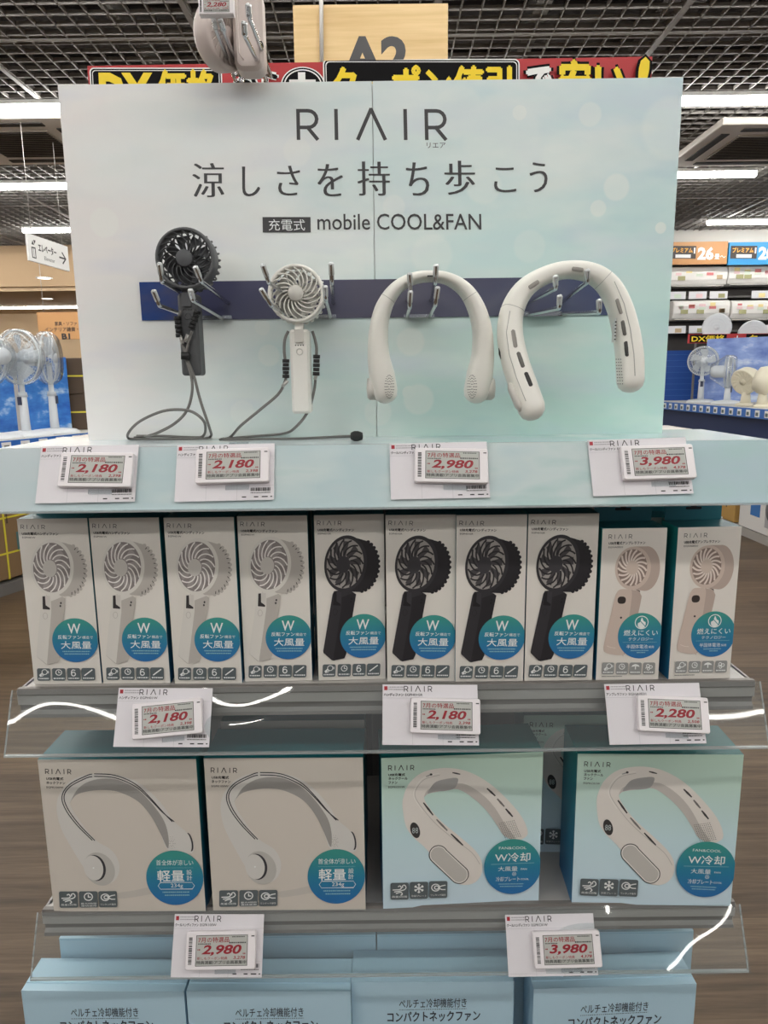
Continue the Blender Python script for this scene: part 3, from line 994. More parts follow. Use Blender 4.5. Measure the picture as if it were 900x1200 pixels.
b = MB(); c = at(*z5(126, 300), YN + .000); b.box(c, (.0016, .006, .023), mat((110, 108, 104), 0.6)); b.build('slot', nb, world=True)

YN2 = 0.83
L2 = [(*z5(528, 470), 15, -.030, .016), (*z5(506, 410), 15.2, -.022, .017), (*z5(482, 340), 15, -.012, .018), (*z5(468, 265), 14.2, -.004, .018), (*z5(474, 200), 13, .002, .018), (*z5(505, 142), 11.5, .006, .018), (*z5(560, 104), 10, .008, .018), (*z5(628, 86), 9.5, .008, .018), (*z5(695, 96), 10.5, .008, .018), (*z5(742, 132), 12, .006, .018), (*z5(772, 190), 13, .003, .018), (*z5(790, 260), 14, .0, .018), (*z5(800, 330), 14.5, -.004, .018), (*z5(802, 395), 14.5, -.008, .016)]
p = at(668, 320, YN2)
nf2 = thing('neck_fan', 'off-white neck fan with dark slots, hanging tilted at the right of the panel', 'neck fan', tuple(p))
nb2, P, W, H = neck_body(L2, YN2, ivory, 'band', nf2)
P_, W_, H_ = px_path(L2, YN2)
for i0 in (20, 43):
    a, c = P_[i0], P_[i0] + (P_[i0 + 1] - P_[i0]) * 0.12
    b = MB(); b.sweep([a, c], [W_[i0] + .0002] * 2, [H_[i0] + .0002] * 2, seam, ref=(0, 1, 0), n=28, power=2.6); b.build('seam', nb2, world=True)
# centre line groove on the front
b = MB()
bv2 = tree(nb2)
b.sweep([hit(bv2, *z5(x, y)) for x, y in ((468, 200), (458, 260), (466, 320), (486, 385), (512, 450))], .0005, .0005, seam, n=5)
b.sweep([hit(bv2, *z5(x, y)) for x, y in ((758, 118), (785, 180), (802, 250), (812, 320), (815, 380))], .0005, .0005, seam, n=5)
b.build('groove', nb2, world=True)
slot_d = mat((52, 51, 50), 0.6); slot_l = mat((150, 146, 140), 0.6)
bv2 = tree(nb2)
def slot(x0, y0, x1, y1, col, wd=.0026, dy=0):
    onf = lambda x, y: hit(bv2, x, y) + V((0, .0003, 0))
    A, B = onf(*z5(x0, y0)), onf(*z5(x1, y1))
    b = MB()
    d = (B - A)
    b.sweep([A, A + d * .06, A + d * .5, A + d * .94, B], [wd * .35, wd * .9, wd, wd * .9, wd * .35], .0011, col, ref=(0, 1, 0), n=12)
    b.build('air_slot', nb2, world=True)
for s in ((476, 252, 484, 302, slot_l), (490, 314, 505, 357, mat((96, 94, 90), 0.6)), (511, 370, 527, 409, slot_d), (520, 136, 548, 117, slot_l), (640, 82, 672, 86, slot_l), (765, 166, 778, 208, slot_l), (781, 226, 788, 268, mat((96, 94, 90), 0.6)), (790, 284, 794, 326, slot_d)):
    slot(*s)
b = MB()
for i in range(9):
    for j in range(3):
        c = hit(bv2, *z5(764 + j * 6 + i * 0.6, 334 + i * 8.5)); b.lathe([(0, -.0004), (.0006, -.0004), (.0006, .002)], mat((120, 118, 114), 0.7), 6, M.Translation(c))
b.build('outlet_grille', nb2, world=True)
b = MB()   # oval cooling plate and small display on the outer side of the left arm
A, B = at(*z5(466, 400), YN2 - .026), at(*z5(498, 478), YN2 - .036)
b.sweep([A, A + (B - A) * .2, A + (B - A) * .8, B], [.002, .0045, .0045, .002], [.004, .0115, .0115, .004], offw2, ref=(0.2, 1, 0), n=16); b.build('cooling_plate', nb2, world=True)
b = MB(); A, B = at(*z5(439, 304), YN2 - .006), at(*z5(445, 334), YN2 - .01)
b.sweep([A, (A + B) / 2, B], [.0012, .0022, .0012], [.003, .006, .003], blk, ref=(0.2, 1, 0), n=12); b.build('display', nb2, world=True)
b = MB(); lab = mat((226, 226, 222), 0.6); c = at(*z5(757, 254), YN2 - .006)
b.box(c, (.0014, .010, .026), lab)
for i in range(6): b.box((c.x - .0001, c.y - .0048, c.z - .010 + i * .0038), (.0016, .0012, .0014), slot_d)
b.build('barcode_sticker', nb2, world=True)

# ------------------------------------------------------------------ hook, folded pink fan and price tag above the panel
pk = mat((206, 192, 186), 0.38); pkd = mat((170, 156, 150), 0.5); pks = mat((188, 174, 168), 0.45)
YB2, YT2 = 0.975, 0.80
hk = hook('display_hook', 'chrome wire hook rising above the top edge of the panel, carrying a folded pink fan', [((276, 94), (252, 32), (251, 24)), ((281, 88), (262, 35), (258, 24)), ((312, 94), (287, 42), (286, 27)), ((318, 90), (292, 20), (291, 6))], YB2, YT2, ((274, 84), (318, 88)), group='wire hook above the panel')
b = MB(); b.sweep([at(283, 112, YB2), at(283, 78, YB2)], .0035, m=chrome, n=10); b.build('post', hk, world=True)
YK = 0.89
A, B = at(274.5, 82, YK), at(305.5, -18, YK)
c = (A + B) / 2
t = thing('folded_fan', 'folded pinkish beige handheld fan resting on the hook above the panel', 'handheld fan', tuple(c))
w, h = B.x - A.x, B.z - A.z
b = MB(); b.prism(rrect(w, h, w * .32, 6), 0, .03, pk, ch=.004); hd = b.build('handle', t)
b = MB(); b.sweep([(-w * .17, -.0006, -h * .5 + w * .3), (-w * .3, -.0006, -h * .5 + w * .5), (-w * .3, -.0006, h * .5 - w * .4)], .0007, m=mat((228, 216, 210), 0.4), n=6); b.build('trim_line', hd)
b = MB(); b.lathe([(0, -.001), (.0052, -.0012), (.006, -.0002), (.006, .002)], blk, 18, M.Translation((w * .33, .002, -h * .5 + .026))); b.build('hinge_button', hd)
hc = at(266, 42, YK + .005) - c
Xh = M.Translation(hc) @ M.Rotation(R(62), 4, 'Z') @ M.Rotation(R(8), 4, 'X')
b = MB(); b.lathe([(.028, .0), (.03, -.003), (.034, -.003), (.036, 0), (.036, .016), (.032, .021), (.0, .023)], pk, 40, Xh); fh = b.build('fan_head', t)
b = MB(); b.lathe([(0, .004), (.029, .004), (.029, .006)], mat((70, 64, 60), 0.6), 28, Xh); b.build('inside', fh)
b = MB()
for k in range(20):
    a = 2 * PI * k / 20
    pts = [V((.009 * math.cos(a), -.001, .009 * math.sin(a))), V((.02 * math.cos(a + .35), -.002, .02 * math.sin(a + .35))), V((.03 * math.cos(a + .55), -.001, .03 * math.sin(a + .55)))]
    b.sweep([Xh @ q_ for q_ in crom(pts, 3)], .0009, m=pks, n=5)
b.lathe([(0, -.003), (.0095, -.0025), (.0095, .003)], pks, 20, Xh)
b.build('grille', fh)
# ================================================================== CARDS AND ELECTRONIC PRICE TAGS
paper = mat((222, 218, 222), 0.55); paper_l = mat((196, 194, 197), 0.6); txt = mat((48, 46, 48), 0.6); redm = mat((170, 40, 52), 0.6); lgrey = mat((160, 156, 160), 0.6)
tag_w = mat((238, 232, 234), 0.35); eink = mat((186, 186, 181), 0.3); eink_d = mat((60, 58, 58), 0.4); ered = mat((150, 26, 40), 0.45); clip_m = clear_plastic('clear_clip_plastic', (235, 240, 242), 0.05, 0.12)
def rail_matrix(px, py, z, off, ang):
    """frame on the sloping rail under shelf z: x along the rail, z up the slope"""
    P0 = V((0, YF, z + 0.004))
    p = atp(px, py, P0 + RN * off, RN)
    up = -SL
    X = M(((1, -RN.x, up.x, p.x), (0, -RN.y, up.y, p.y), (0, -RN.z, up.z, p.z), (0, 0, 0, 1)))
    return X @ M.Rotation(ang, 4, 'Y')
def card(quad, z, label, code, name_w, title, Wd=.100):
    cx = sum(p[0] for p in quad) / 4; cy = sum(p[1] for p in quad) / 4
    P0 = V((0, YF, z + 0.004))
    A, B, Cc, D = [atp(x, y, P0, RN) for x, y in quad]
    W = ((B - A).length + (Cc - D).length) / 2
    H = ((A - D).length + (B - Cc).length) / 2
    # rotation in the plane from the top edge
    d = (B - A).normalized()
    ang = -math.atan2(d.dot(-SL), d.x)
    d2 = (A - D).normalized()
    ang2 = math.atan2(d2.x, d2.dot(-SL))
    X = rail_matrix(cx, cy, z, 0.0022, (ang + ang2) / 2)
    t = thing_m('shelf_card', label, 'shelf card', X, 'white shelf cards in the price rails')
    b = MB(); b.box((0, .0002, 0), (W, .0004, H), paper)
    P = Print([(0, 0), (115, 0), (115, 67), (0, 67)], W, H)
    P.rect(2, 2, 6, 6.5, redm); P.dashes(7.5, 26, 3, 1.2, lgrey, 3); P.dashes(7.5, 26, 5.6, 1.2, lgrey, 4)
    P.logo(26, 1.6, 60, 8, txt, 0.9)
    P.text(title, 1.5, 9.6, 1.5 + name_w, 13.3, txt, 0.03)
    P.text(code, 3.5 + name_w, 10.1, 3.5 + name_w + 21, 12.9, txt, 0.008)
    P.rect(0, 15, 115, 15.4, paper_l); P.rect(36, 15, 36.4, 67, paper_l); P.rect(72, 45, 72.4, 67, paper_l); P.rect(36, 50, 115, 50.3, paper_l)
    for x0, x1 in ((78, 83), (92, 97), (101, 108), (111, 113)): P.rect(x0, 62.5, x1, 63.8, txt)
    xx = 88
    rd = random.Random(5)
    while xx < 111: w_ = rd.uniform(.4, 1.2); P.rect(xx, 52.5, xx + w_, 56.5, txt); xx += w_ + rd.uniform(.3, .8)
    P.dashes(88, 111, 58.5, 1.0, txt, 8)
    P.to(b, None, -W / 2, 0, -H / 2)
    b.build('card', t)
    return t
def esl(c, wpx, ang, z, price, old, label, X=None, simple=False):
    if X is None: X = rail_matrix(c[0], c[1], z, 0.0105, R(ang + 0.7))
    d = (X.translation - CAM)
    W = wpx * d.dot(_w) / FPX
    H = W * .49
    t = thing_m('price_tag', label, 'price tag', X, 'electronic price tags on the rails')
    b = MB(); b.prism(rrect(W, H, W * .03, 3), 0, .0075, tag_w, ch=.0008); body = b.build('housing', t)
    b = MB()
    P = Print([(0, 0), (100, 0), (100, 49), (0, 49)], W, H)
    P.rect(14.5, 4.5, 88.5, 44, eink_d); P.rect(15.3, 5.2, 87.7, 43.3, eink)
    P.text('7月の特選品', 17.5, 7, 62, 14, ered, 0.014)
    P.dashes(66, 84, 7, 1.3, eink_d, 2); P.dashes(62, 86, 14.5, 1.8, txt, 6); P.dashes(17.5, 36, 15.6, 1.4, eink_d, 9)
    P.dashes(17, 21, 23, 1.6, ered, 1)
    P.text(price, 23, 17, 80, 31, ered, 0.03, 0.22, 3); P.dashes(82, 85.5, 28.5, 2, ered, 1)
    P.text('新しもクーポン特典', 17, 32, 60, 36, ered, 0.008); P.text(old, 68.5, 31.5, 85.5, 36, ered, 0.02, 0.15)
    P.rect(15.3, 36.6, 87.7, 41.8, mat((168, 168, 163), 0.4))
    P.text('特典満載!アプリ会員募集中', 16.2, 37, 87, 41.5, txt, 0.012)
    P.rect(93.5, 5.5, 98, 7, eink_d)
    P.to(b, None, -W / 2, 0, -H / 2)
    b.build('screen', body)
    b = MB()
    P = Print([(0, 0), (100, 0), (100, 49), (0, 49)], W, H)
    y = 7; rd = random.Random(int(c[0]))
    while y < 42:
        h_ = rd.uniform(.5, 1.8); P.rect(4.2, y, 9.2, min(y + h_, 42), eink_d); y += h_ + rd.uniform(.4, 1.1)
    P.to(b, None, -W / 2, 0, -H / 2)
    b.build('barcode', body)
    if not simple:
        b = MB()
        top = H / 2 + .010; bot = -H / 2 - .012
        b.box((W * .06, .0092, (top + bot) / 2), (.022, .0012, top - bot), clip_m)
        b.box((W * .06, .0086, -H / 2 - .004), (.026, .004, .005), clip_m)
        b.build('clip', t)
    return t
card([(48.5, 523), (163, 521), (157.4, 588), (41.5, 589)], S1, 'white card behind the leftmost price tag on the top shelf rail', 'EGPH01W', 24, 'ハンディファン')
card([(207.5, 521), (322.5, 520), (320, 586), (205, 587)], S1, 'white card below the grey cord loops, second from left on the top shelf rail', 'EGPH01GR', 24, 'ハンディファン')
card([(456.8, 520), (570, 517), (574.4, 583), (458, 584.7)], S1, 'white card below the plain neck fan on the top shelf rail', 'EGFK100W', 30, 'クールハンディファン')
card([(688, 515), (802.7, 513), (813, 578), (696, 581)], S1, 'white card below the slotted neck fan, rightmost on the top shelf rail', 'EGPKC01W', 30, 'クールハンディファン')
card([(139.5, 806), (249.6, 806), (244.5, 875), (132.6, 875)], S2, 'white card at left on the middle shelf rail under the light grey fan boxes', 'EGPH01W', 24, 'ハンディファン')
card([(448.6, 802), (557.8, 802), (562.5, 872.5), (448, 873)], S2, 'white card at the centre of the middle shelf rail under the black fan boxes', 'EGPH01GR', 24, 'ハンディファン')
card([(707.5, 800.7), (818.8, 800.7), (828, 871), (715, 872)], S2, 'white card at right on the middle shelf rail under the beige fan boxes', 'EGHA0E01', 25, 'アンブレラファン')
card([(205, 1071), (310, 1071), (306, 1145), (200, 1145)], S3, 'white card at left on the lower shelf rail under the beige square boxes', 'EGFK100W', 30, 'クールハンディファン')
card([(592, 1072), (695, 1070), (701, 1143), (596, 1144)], S3, 'white card at right on the lower shelf rail under the pale green-blue boxes', 'EGPKC01W', 30, 'クールハンディファン')
esl((112, 550), 86, 0.5, S1, '2,180', '2,398', 'price tag reading 2,180 leftmost on the top shelf rail, below the dark handheld fan')
esl((272, 545), 86, -1.6, S1, '2,180', '2,398', 'price tag reading 2,180 second on the top shelf rail, below the cord loops')
esl((529, 545), 86, 1.2, S1, '2,980', '3,278', 'price tag reading 2,980 on the top shelf rail below the plain neck fan')
esl((772, 541), 85, -1.8, S1, '3,980', '4,378', 'price tag reading 3,980 on the top shelf rail below the slotted neck fan')
esl((195.5, 842), 82, -5.5, S2, '2,180', '2,398', 'clearly tilted price tag reading 2,180 under the light grey fan boxes')
esl((522, 839), 82, 1.5, S2, '2,180', '2,398', 'price tag reading 2,180 under the black fan boxes on the middle rail')
esl((789.5, 837), 83, 2.2, S2, '2,280', '2,508', 'price tag reading 2,280 under the two beige fan boxes')
esl((258.5, 1114), 82, -1.0, S3, '2,980', '3,278', 'price tag reading 2,980 under the beige square neck fan boxes')
esl((665, 1113), 79, -1.4, S3, '3,980', '4,378', 'price tag reading 3,980 under the pale green-blue neck cooler boxes')
p = at(253, 6, 0.785)
esl((253, 6), 41, 0, S1, '2,280', '2,508', 'price tag reading 2,280 hung on the wire hook above the panel', M.Translation(p) @ M.Rotation(R(-6), 4, 'X'), True)
# ================================================================== PRODUCT BOXES
ink2 = mat((52, 50, 50), 0.55); wp = mat((236, 238, 236), 0.5); icon_bg = mat((92, 100, 103), 0.5); icon_bg2 = mat((150, 150, 148), 0.5)
box_white = mat((226, 221, 213), 0.42); dotl = mat((150, 196, 205), 0.5)
def side_mat(name, H, a=(20, 122, 128), b=(22, 92, 132)): return grad(name, 0, H, [(0, b), (1, a)], 0.4)
def glyph(P, kind, x0, y0, x1, y1, m, cap=None):
    W, H = x1 - x0, y1 - y0
    w = W * .055
    q = lambda a, b: (x0 + a * W, y0 + b * H)
    if kind == 'fan':
        P.ring(*q(.58, .3), W * .2, H * .2, w, m); P.stroke([q(.44, .44), q(.25, .62), q(.18, .58), q(.4, .36)], w, m)
        P.stroke([q(.2, .66), q(.45, .6), q(.5, .5)], w, m); P.stroke([q(.84, .2), q(.88, .3), q(.84, .4)], w, m)
    elif kind == 'clock':
        P.ring(*q(.5, .34), W * .22, H * .22, w, m); P.stroke([q(.5, .2), q(.5, .36), q(.64, .36)], w, m)
    elif kind == 'strap':
        P.ring(*q(.48, .48), W * .15, H * .15, w * 1.3, m); P.stroke([q(.62, .2), q(.45, .14), q(.34, .26), q(.33, .48)], w * 1.3, m, 4)
    elif kind == 'stick': P.stroke([q(.2, .62), q(.8, .14)], w * 1.6, m)
    elif kind == 'umbrella':
        P.poly([q(.15, .36), q(.25, .22), q(.4, .15), q(.5, .13), q(.6, .15), q(.75, .22), q(.85, .36), q(.5, .31)], m); P.stroke([q(.5, .3), q(.5, .58)], w * 1.6, m)
    elif kind == 'wind':
        P.stroke([q(.12, .42), q(.5, .4), q(.6, .3), q(.52, .18), q(.42, .24)], w, m, 4); P.stroke([q(.2, .54), q(.7, .44), q(.86, .3), q(.78, .14), q(.66, .2), q(.68, .3)], w, m, 4); P.stroke([q(.3, .64), q(.55, .56), q(.66, .66), q(.56, .74)], w, m, 4)
    elif kind == 'snow':
        for a in (0, 60, 120):
            c, s_ = math.cos(R(a + 90)), math.sin(R(a + 90)); P.stroke([q(.5 - .28 * c, .38 - .28 * s_), q(.5 + .28 * c, .38 + .28 * s_)], w * 1.1, m)
            for sg in (-1, 1):
                for e in (-35, 35):
                    c2_, s2_ = math.cos(R(a + 90 + e)), math.sin(R(a + 90 + e))
                    P.stroke([q(.5 + sg * .16 * c, .38 + sg * .16 * s_), q(.5 + sg * (.16 * c + .11 * c2_), .38 + sg * (.16 * s_ + .11 * s2_))], w, m)
    elif kind == 'touch':
        P.ring(*q(.35, .38), W * .22, H * .2, w, m); P.ring(*q(.4, .38), W * .11, H * .1, w, m)
        P.stroke([q(.56, .34), q(.7, .28), q(.9, .24)], w, m); P.stroke([q(.56, .44), q(.7, .5), q(.9, .5)], w, m)
    elif kind == 'wind2':
        for dx in (0, .24): P.ring(*q(.4 + dx, .28 + dx * .4), W * .12, H * .12, w, m); 
        P.ring(*q(.45, .54), W * .1, H * .1, w, m); P.stroke([q(.2, .5), q(.34, .36)], w, m)
    if cap:
        for i, c in enumerate(cap): P.text(c, x0 + W * .08, y0 + H * (.76 if len(cap) == 1 else .70 + .14 * i), x1 - W * .08, y0 + H * (.88 if len(cap) == 1 else .81 + .14 * i), m)
    else: P.dashes(x0 + W * .1, x1 - W * .1, y0 + H * .82, H * .1, m, int(x0))
def badge_mat(name, z0, z1): return grad(name, z0, z1, [(0.08, (44, 112, 172)), (0.5, (44, 128, 160)), (0.92, (62, 150, 142))], 0.45)
H1 = 0.2085; W1 = 0.083; D1 = 0.045
def art_handheld(dark_v):
    P = Print([(-6, 42), (468, 30), (534, 1206), (66, 1212)], W1, H1)
    if dark_v: bd, sd, inn, sp, hub = (52, 50, 54), (40, 38, 42), (158, 153, 148), (40, 38, 42), (60, 58, 62)
    else: bd, sd, inn, sp, hub = (220, 216, 209), (188, 182, 175), (136, 128, 126), (236, 232, 227), (208, 203, 197)
    bd, sd, inn, sp, hub = [mat(c, 0.45) for c in (bd, sd, inn, sp, hub)]
    gap = mat((52, 48, 50) if not dark_v else (28, 27, 30), 0.5)
    P.logo(17, 80, 182, 109, ink2, 3.4); P.text('USB充電式ハンディファン', 24, 131, 270, 152, ink2, .03); P.text('EGPH01GR' if dark_v else 'EGPH01W', 26, 162, 114, 174, ink2)
    # rear body with scalloped edge
    P.ell(322, 392, 128, 182, sd, 0, 48)
    for k in range(14):
        a = R(-68 + 11.5 * k); P.ell(322 + 126 * math.cos(a), 392 + 180 * math.sin(a), 13, 13, sd, 0, 12)
    for k in range(13):
        a = R(-62 + 11.5 * k); P.stroke([(322 + 112 * math.cos(a), 392 + 160 * math.sin(a)), (322 + 126 * math.cos(a + .04), 392 + 178 * math.sin(a + .04))], 5, gap)
    P.poly([(222, 180), (330, 208), (330, 576), (230, 572)], sd)
    P.ell(222, 376, 146, 198, bd, 3, 56); P.ell(218, 376, 126, 174, inn, 3, 56)
    rd = random.Random(4)
    for k in range(9):   # rotor seen through the grille
        a = 2 * PI * k / 9 + .2
        P.poly([(212 + 122 * .3 * math.cos(a), 378 + 170 * .3 * math.sin(a)), (214 + 118 * .96 * math.cos(a + .2), 376 + 166 * .96 * math.sin(a + .2)), (214 + 118 * .96 * math.cos(a + .55), 376 + 166 * .96 * math.sin(a + .55)), (212 + 122 * .3 * math.cos(a + .5), 378 + 170 * .3 * math.sin(a + .5))], mat((72, 69, 71), .5) if dark_v else mat((158, 150, 148), .5))
    for k in range(15):
        a0 = 2 * PI * k / 15
        pts = []
        for i in range(9):
            f = i / 8; a = a0 + .85 * f ** 1.2; r = .36 + .62 * f
            pts.append((212 + (218 - 212) * f + 126 * r * math.cos(a), 380 + (376 - 380) * f + 174 * r * math.sin(a)))
        P.stroke(pts, 8.5 if not dark_v else 11, sp)
    P.ell(205, 382, 47, 60, hub, 0, 32)
    # handle
    P.poly([(150, 568), (176, 566), (196, 600), (280, 576), (302, 592), (296, 640), (250, 1020), (238, 1050), (164, 1066), (150, 1062), (92, 1008), (90, 996), (140, 590)], sd)
    P.poly([(150, 568), (172, 566), (204, 610), (204, 690), (160, 1064), (92, 1006), (90, 994), (140, 590)], bd)
    P.poly([(148, 578), (166, 576), (168, 640), (196, 660), (196, 672), (146, 668)], gap)
    P.poly([(176, 566), (262, 566), (284, 580), (204, 612)], bd)
    P.poly([(170, 574), (200, 574), (200, 660), (170, 640)], hub)
    P.ring(162, 716, 15, 22, 3, sd, 20); P.ell(272, 624, 6, 8, gap, 0, 12); P.ell(268, 645, 6, 8, gap, 0, 12)
    # round badge
    c = P.m((362, 890)); top = P.m((362, 732))[1]; bot = P.m((362, 1048))[1]
    P.ell(362, 890, 159, 158, badge_mat('round_badge_a', bot, top), 0, 64)
    P.text('W', 312, 770, 400, 842, wp, 0.012); P.text('反転ファン', 242, 852, 404, 882, wp, .015); P.text('構造で', 410, 858, 484, 880, wp); P.text('大風量', 262, 896, 472, 952, wp, 0.008)
    P.dashes(272, 462, 970, 7, dotl, 1); P.dashes(284, 456, 988, 7, dotl, 2)
    for (x0, x1, kd) in ((90, 180, 'fan'), (194, 286, 'clock'), (298, 389, 'strap'), (398, 492, 'stick')):
        y0 = 1092 - (x0 - 90) * .008
        P.rr(x0, y0, x1, y0 + 90, 12, icon_bg); glyph(P, kd, x0, y0, x1, y0 + 90, wp)
    return P
H9 = 0.1905; W9 = 0.0765
def art_umbrella():
    P = Print([(-18, 118), (444, 120), (432, 1182), (-18, 1188)], W9, H9)
    bd, sd, inn, gap, li = [mat(c, .45) for c in ((206, 188, 176), (186, 168, 157), (140, 121, 111), (58, 50, 48), (226, 212, 202))]
    P.logo(28, 160, 196, 190, ink2, 3.4); P.text('USB充電式アンブレラファン', 30, 209, 292, 231, ink2, .03); P.text('EGHA0E01', 30, 242, 132, 254, ink2)
    P.ell(305, 400, 100, 155, sd, 0, 48); P.poly([(215, 245), (305, 246), (305, 555), (222, 545)], sd)
    P.ell(212, 396, 128, 150, bd, 0, 56); P.ell(207, 392, 106, 128, inn, 0, 48)
    for k in range(17):
        a0 = 2 * PI * k / 17
        P.stroke([(207 + 106 * (.36 + .62 * f) * math.cos(a0 + .55 * f), 392 + 128 * (.36 + .62 * f) * math.sin(a0 + .55 * f)) for f in [i / 6 for i in range(7)]], 13, li)
    P.ell(207, 392, 43, 49, bd, 0, 32)
    P.poly([(205, 545), (262, 552), (284, 592), (278, 640), (240, 860), (180, 1000), (110, 1000)], sd)
    P.smooth([(104, 566), (124, 544), (160, 540), (200, 546), (212, 562), (210, 640), (176, 985), (160, 1004), (90, 1000), (40, 984), (28, 960), (34, 900), (88, 620)], bd)
    P.rr(112, 592, 172, 643, 22, gap); P.ell(143, 740, 8, 7, gap, 0, 12); P.stroke([(50, 938), (80, 950), (114, 954)], 4, li); P.poly([(236, 544), (268, 552), (272, 566), (262, 556)], gap)
    top = P.m((288, 708))[1]; bot = P.m((288, 1028))[1]
    P.ell(288, 868, 162, 160, badge_mat('round_badge_b', bot, top), 0, 64)
    P.ring(293, 775, 46, 44, 6, wp); P.smooth([(293, 740), (306, 764), (322, 776), (316, 806), (292, 816), (270, 806), (266, 782), (282, 770)], wp); P.stroke([(262, 744), (324, 806)], 5, badge_mat('round_badge_c', bot, top))
    P.text('燃えにくい', 168, 826, 412, 868, wp, .006); P.text('テクノロジー', 204, 880, 380, 902, wp); P.dashes(164, 410, 914, 3, dotl, 5, .8)
    P.text('半固体電池', 192, 930, 344, 958, wp); P.text('採用', 350, 938, 388, 956, wp); P.dashes(222, 352, 972, 6, dotl, 1); P.dashes(268, 330, 986, 6, dotl, 2)
    for (x0, x1, kd) in ((22, 110, 'fan'), (122, 210, 'clock'), (220, 307, 'umbrella'), (318, 405, 'wind2')):
        P.rr(x0, 1056, x1, 1140, 12, icon_bg2); glyph(P, kd, x0, 1056, x1, 1140, wp)
    P.dashes(22, 170, 1154, 5, ink2, 3)
    return P
WN, HN = 0.1965, 0.213; DN = 0.075
def art_neck():
    P = Print([(150, 81), (717, 69), (729, 627), (186, 621)], WN, HN)
    bd, inn, gap, li, sh = [mat(c, .45) for c in ((214, 211, 206), (158, 155, 151), (54, 53, 58), (190, 187, 181), (200, 194, 186))]
    P.logo(175, 113, 266, 131, ink2, 2.4); P.text('USB充電式', 178, 142, 238, 153, ink2, .03); P.text('ネックファン', 178, 157, 244, 168, ink2, .03); P.text('EGFK100W', 178, 175, 236, 182, ink2)
    P.smooth([(410, 558), (470, 548), (530, 536), (600, 530), (600, 548), (530, 562), (470, 572), (420, 576)], sh)
    P.smooth([(300, 470), (330, 515), (375, 526), (412, 502), (423, 455), (400, 405), (345, 368), (300, 312), (262, 250), (264, 222), (290, 200), (360, 186), (430, 192), (500, 226), (545, 280), (575, 340), (600, 402), (650, 415), (692, 410), (692, 365), (664, 330), (625, 296), (590, 240), (540, 186), (490, 150), (420, 130), (340, 128), (270, 150), (226, 195), (210, 250), (222, 322), (260, 400)], bd)
    P.smooth([(258, 232), (290, 180), (345, 150), (420, 146), (490, 176), (540, 222), (588, 290), (604, 350), (600, 396), (576, 342), (545, 280), (500, 226), (430, 192), (360, 186), (290, 200), (263, 224)], inn)
    for o in (0, 9):
        P.stroke([(340 - o, 368 - o * .1), (288 - o, 312), (250 - o, 256), (238 - o * .8, 210), (262 - o * .5, 174 - o * .6), (318, 144 - o * .9), (340, 138 - o)], 3.6, gap, 5)
        P.stroke([(347, 137 - o), (420, 141 - o), (490, 170 - o), (540, 214 - o * .7), (586, 264 - o * .3), (620 - o * .8 + 8, 299)], 3.6, gap, 5)
    P.ell(352, 470, 62, 52, li, 60, 36); P.ell(338, 466, 36, 47, gap, -12, 40); P.ell(331, 466, 34, 45, bd, -12, 40); P.ell(331, 466, 3, 3, wp, 0, 10)
    P.ell(681, 373, 12, 34, gap, -10, 30); P.ell(674, 373, 13, 35, bd, -10, 30)
    for rr in (10, 18, 26):
        for k in range(10): P.ell(615 + rr * .5 * math.cos(k * .63), 378 + rr * math.sin(k * .63), 1.2, 1.2, inn, 0, 6)
    top = P.m((622, 403))[1]; bot = P.m((622, 601))[1]
    P.ell(622, 502, 104, 99, badge_mat('round_badge_d', bot, top), 0, 64)
    P.text('首全体が涼しい', 556, 437, 691, 457, wp); P.dashes(556, 690, 466, 1.6, dotl, 3, .8)
    P.text('軽量', 558, 474, 656, 516, wp, .012); P.text('設', 665, 473, 685, 491, wp); P.text('計', 665, 493, 685, 512, wp)
    P.stroke([(568, 519), (684, 519), (692, 531), (684, 543), (568, 543), (560, 531)], 1.6, wp, 0, True); P.text('234g', 606, 523, 650, 541, wp)
    P.dashes(575, 672, 554, 4, dotl, 1); P.dashes(583, 672, 565, 4, dotl, 2)
    for (x0, x1, kd, cp) in ((207, 272, 'wind', ['風量3段階']), (277, 342, 'clock', ['最大9時間', '連続使用']), (346, 411, 'touch', ['ワンタッチ操作'])):
        P.rr(x0, 548, x1, 606, 6, icon_bg); glyph(P, kd, x0, 548, x1, 606, wp, cp)
    return P
WC, HC = 0.2025, 0.211
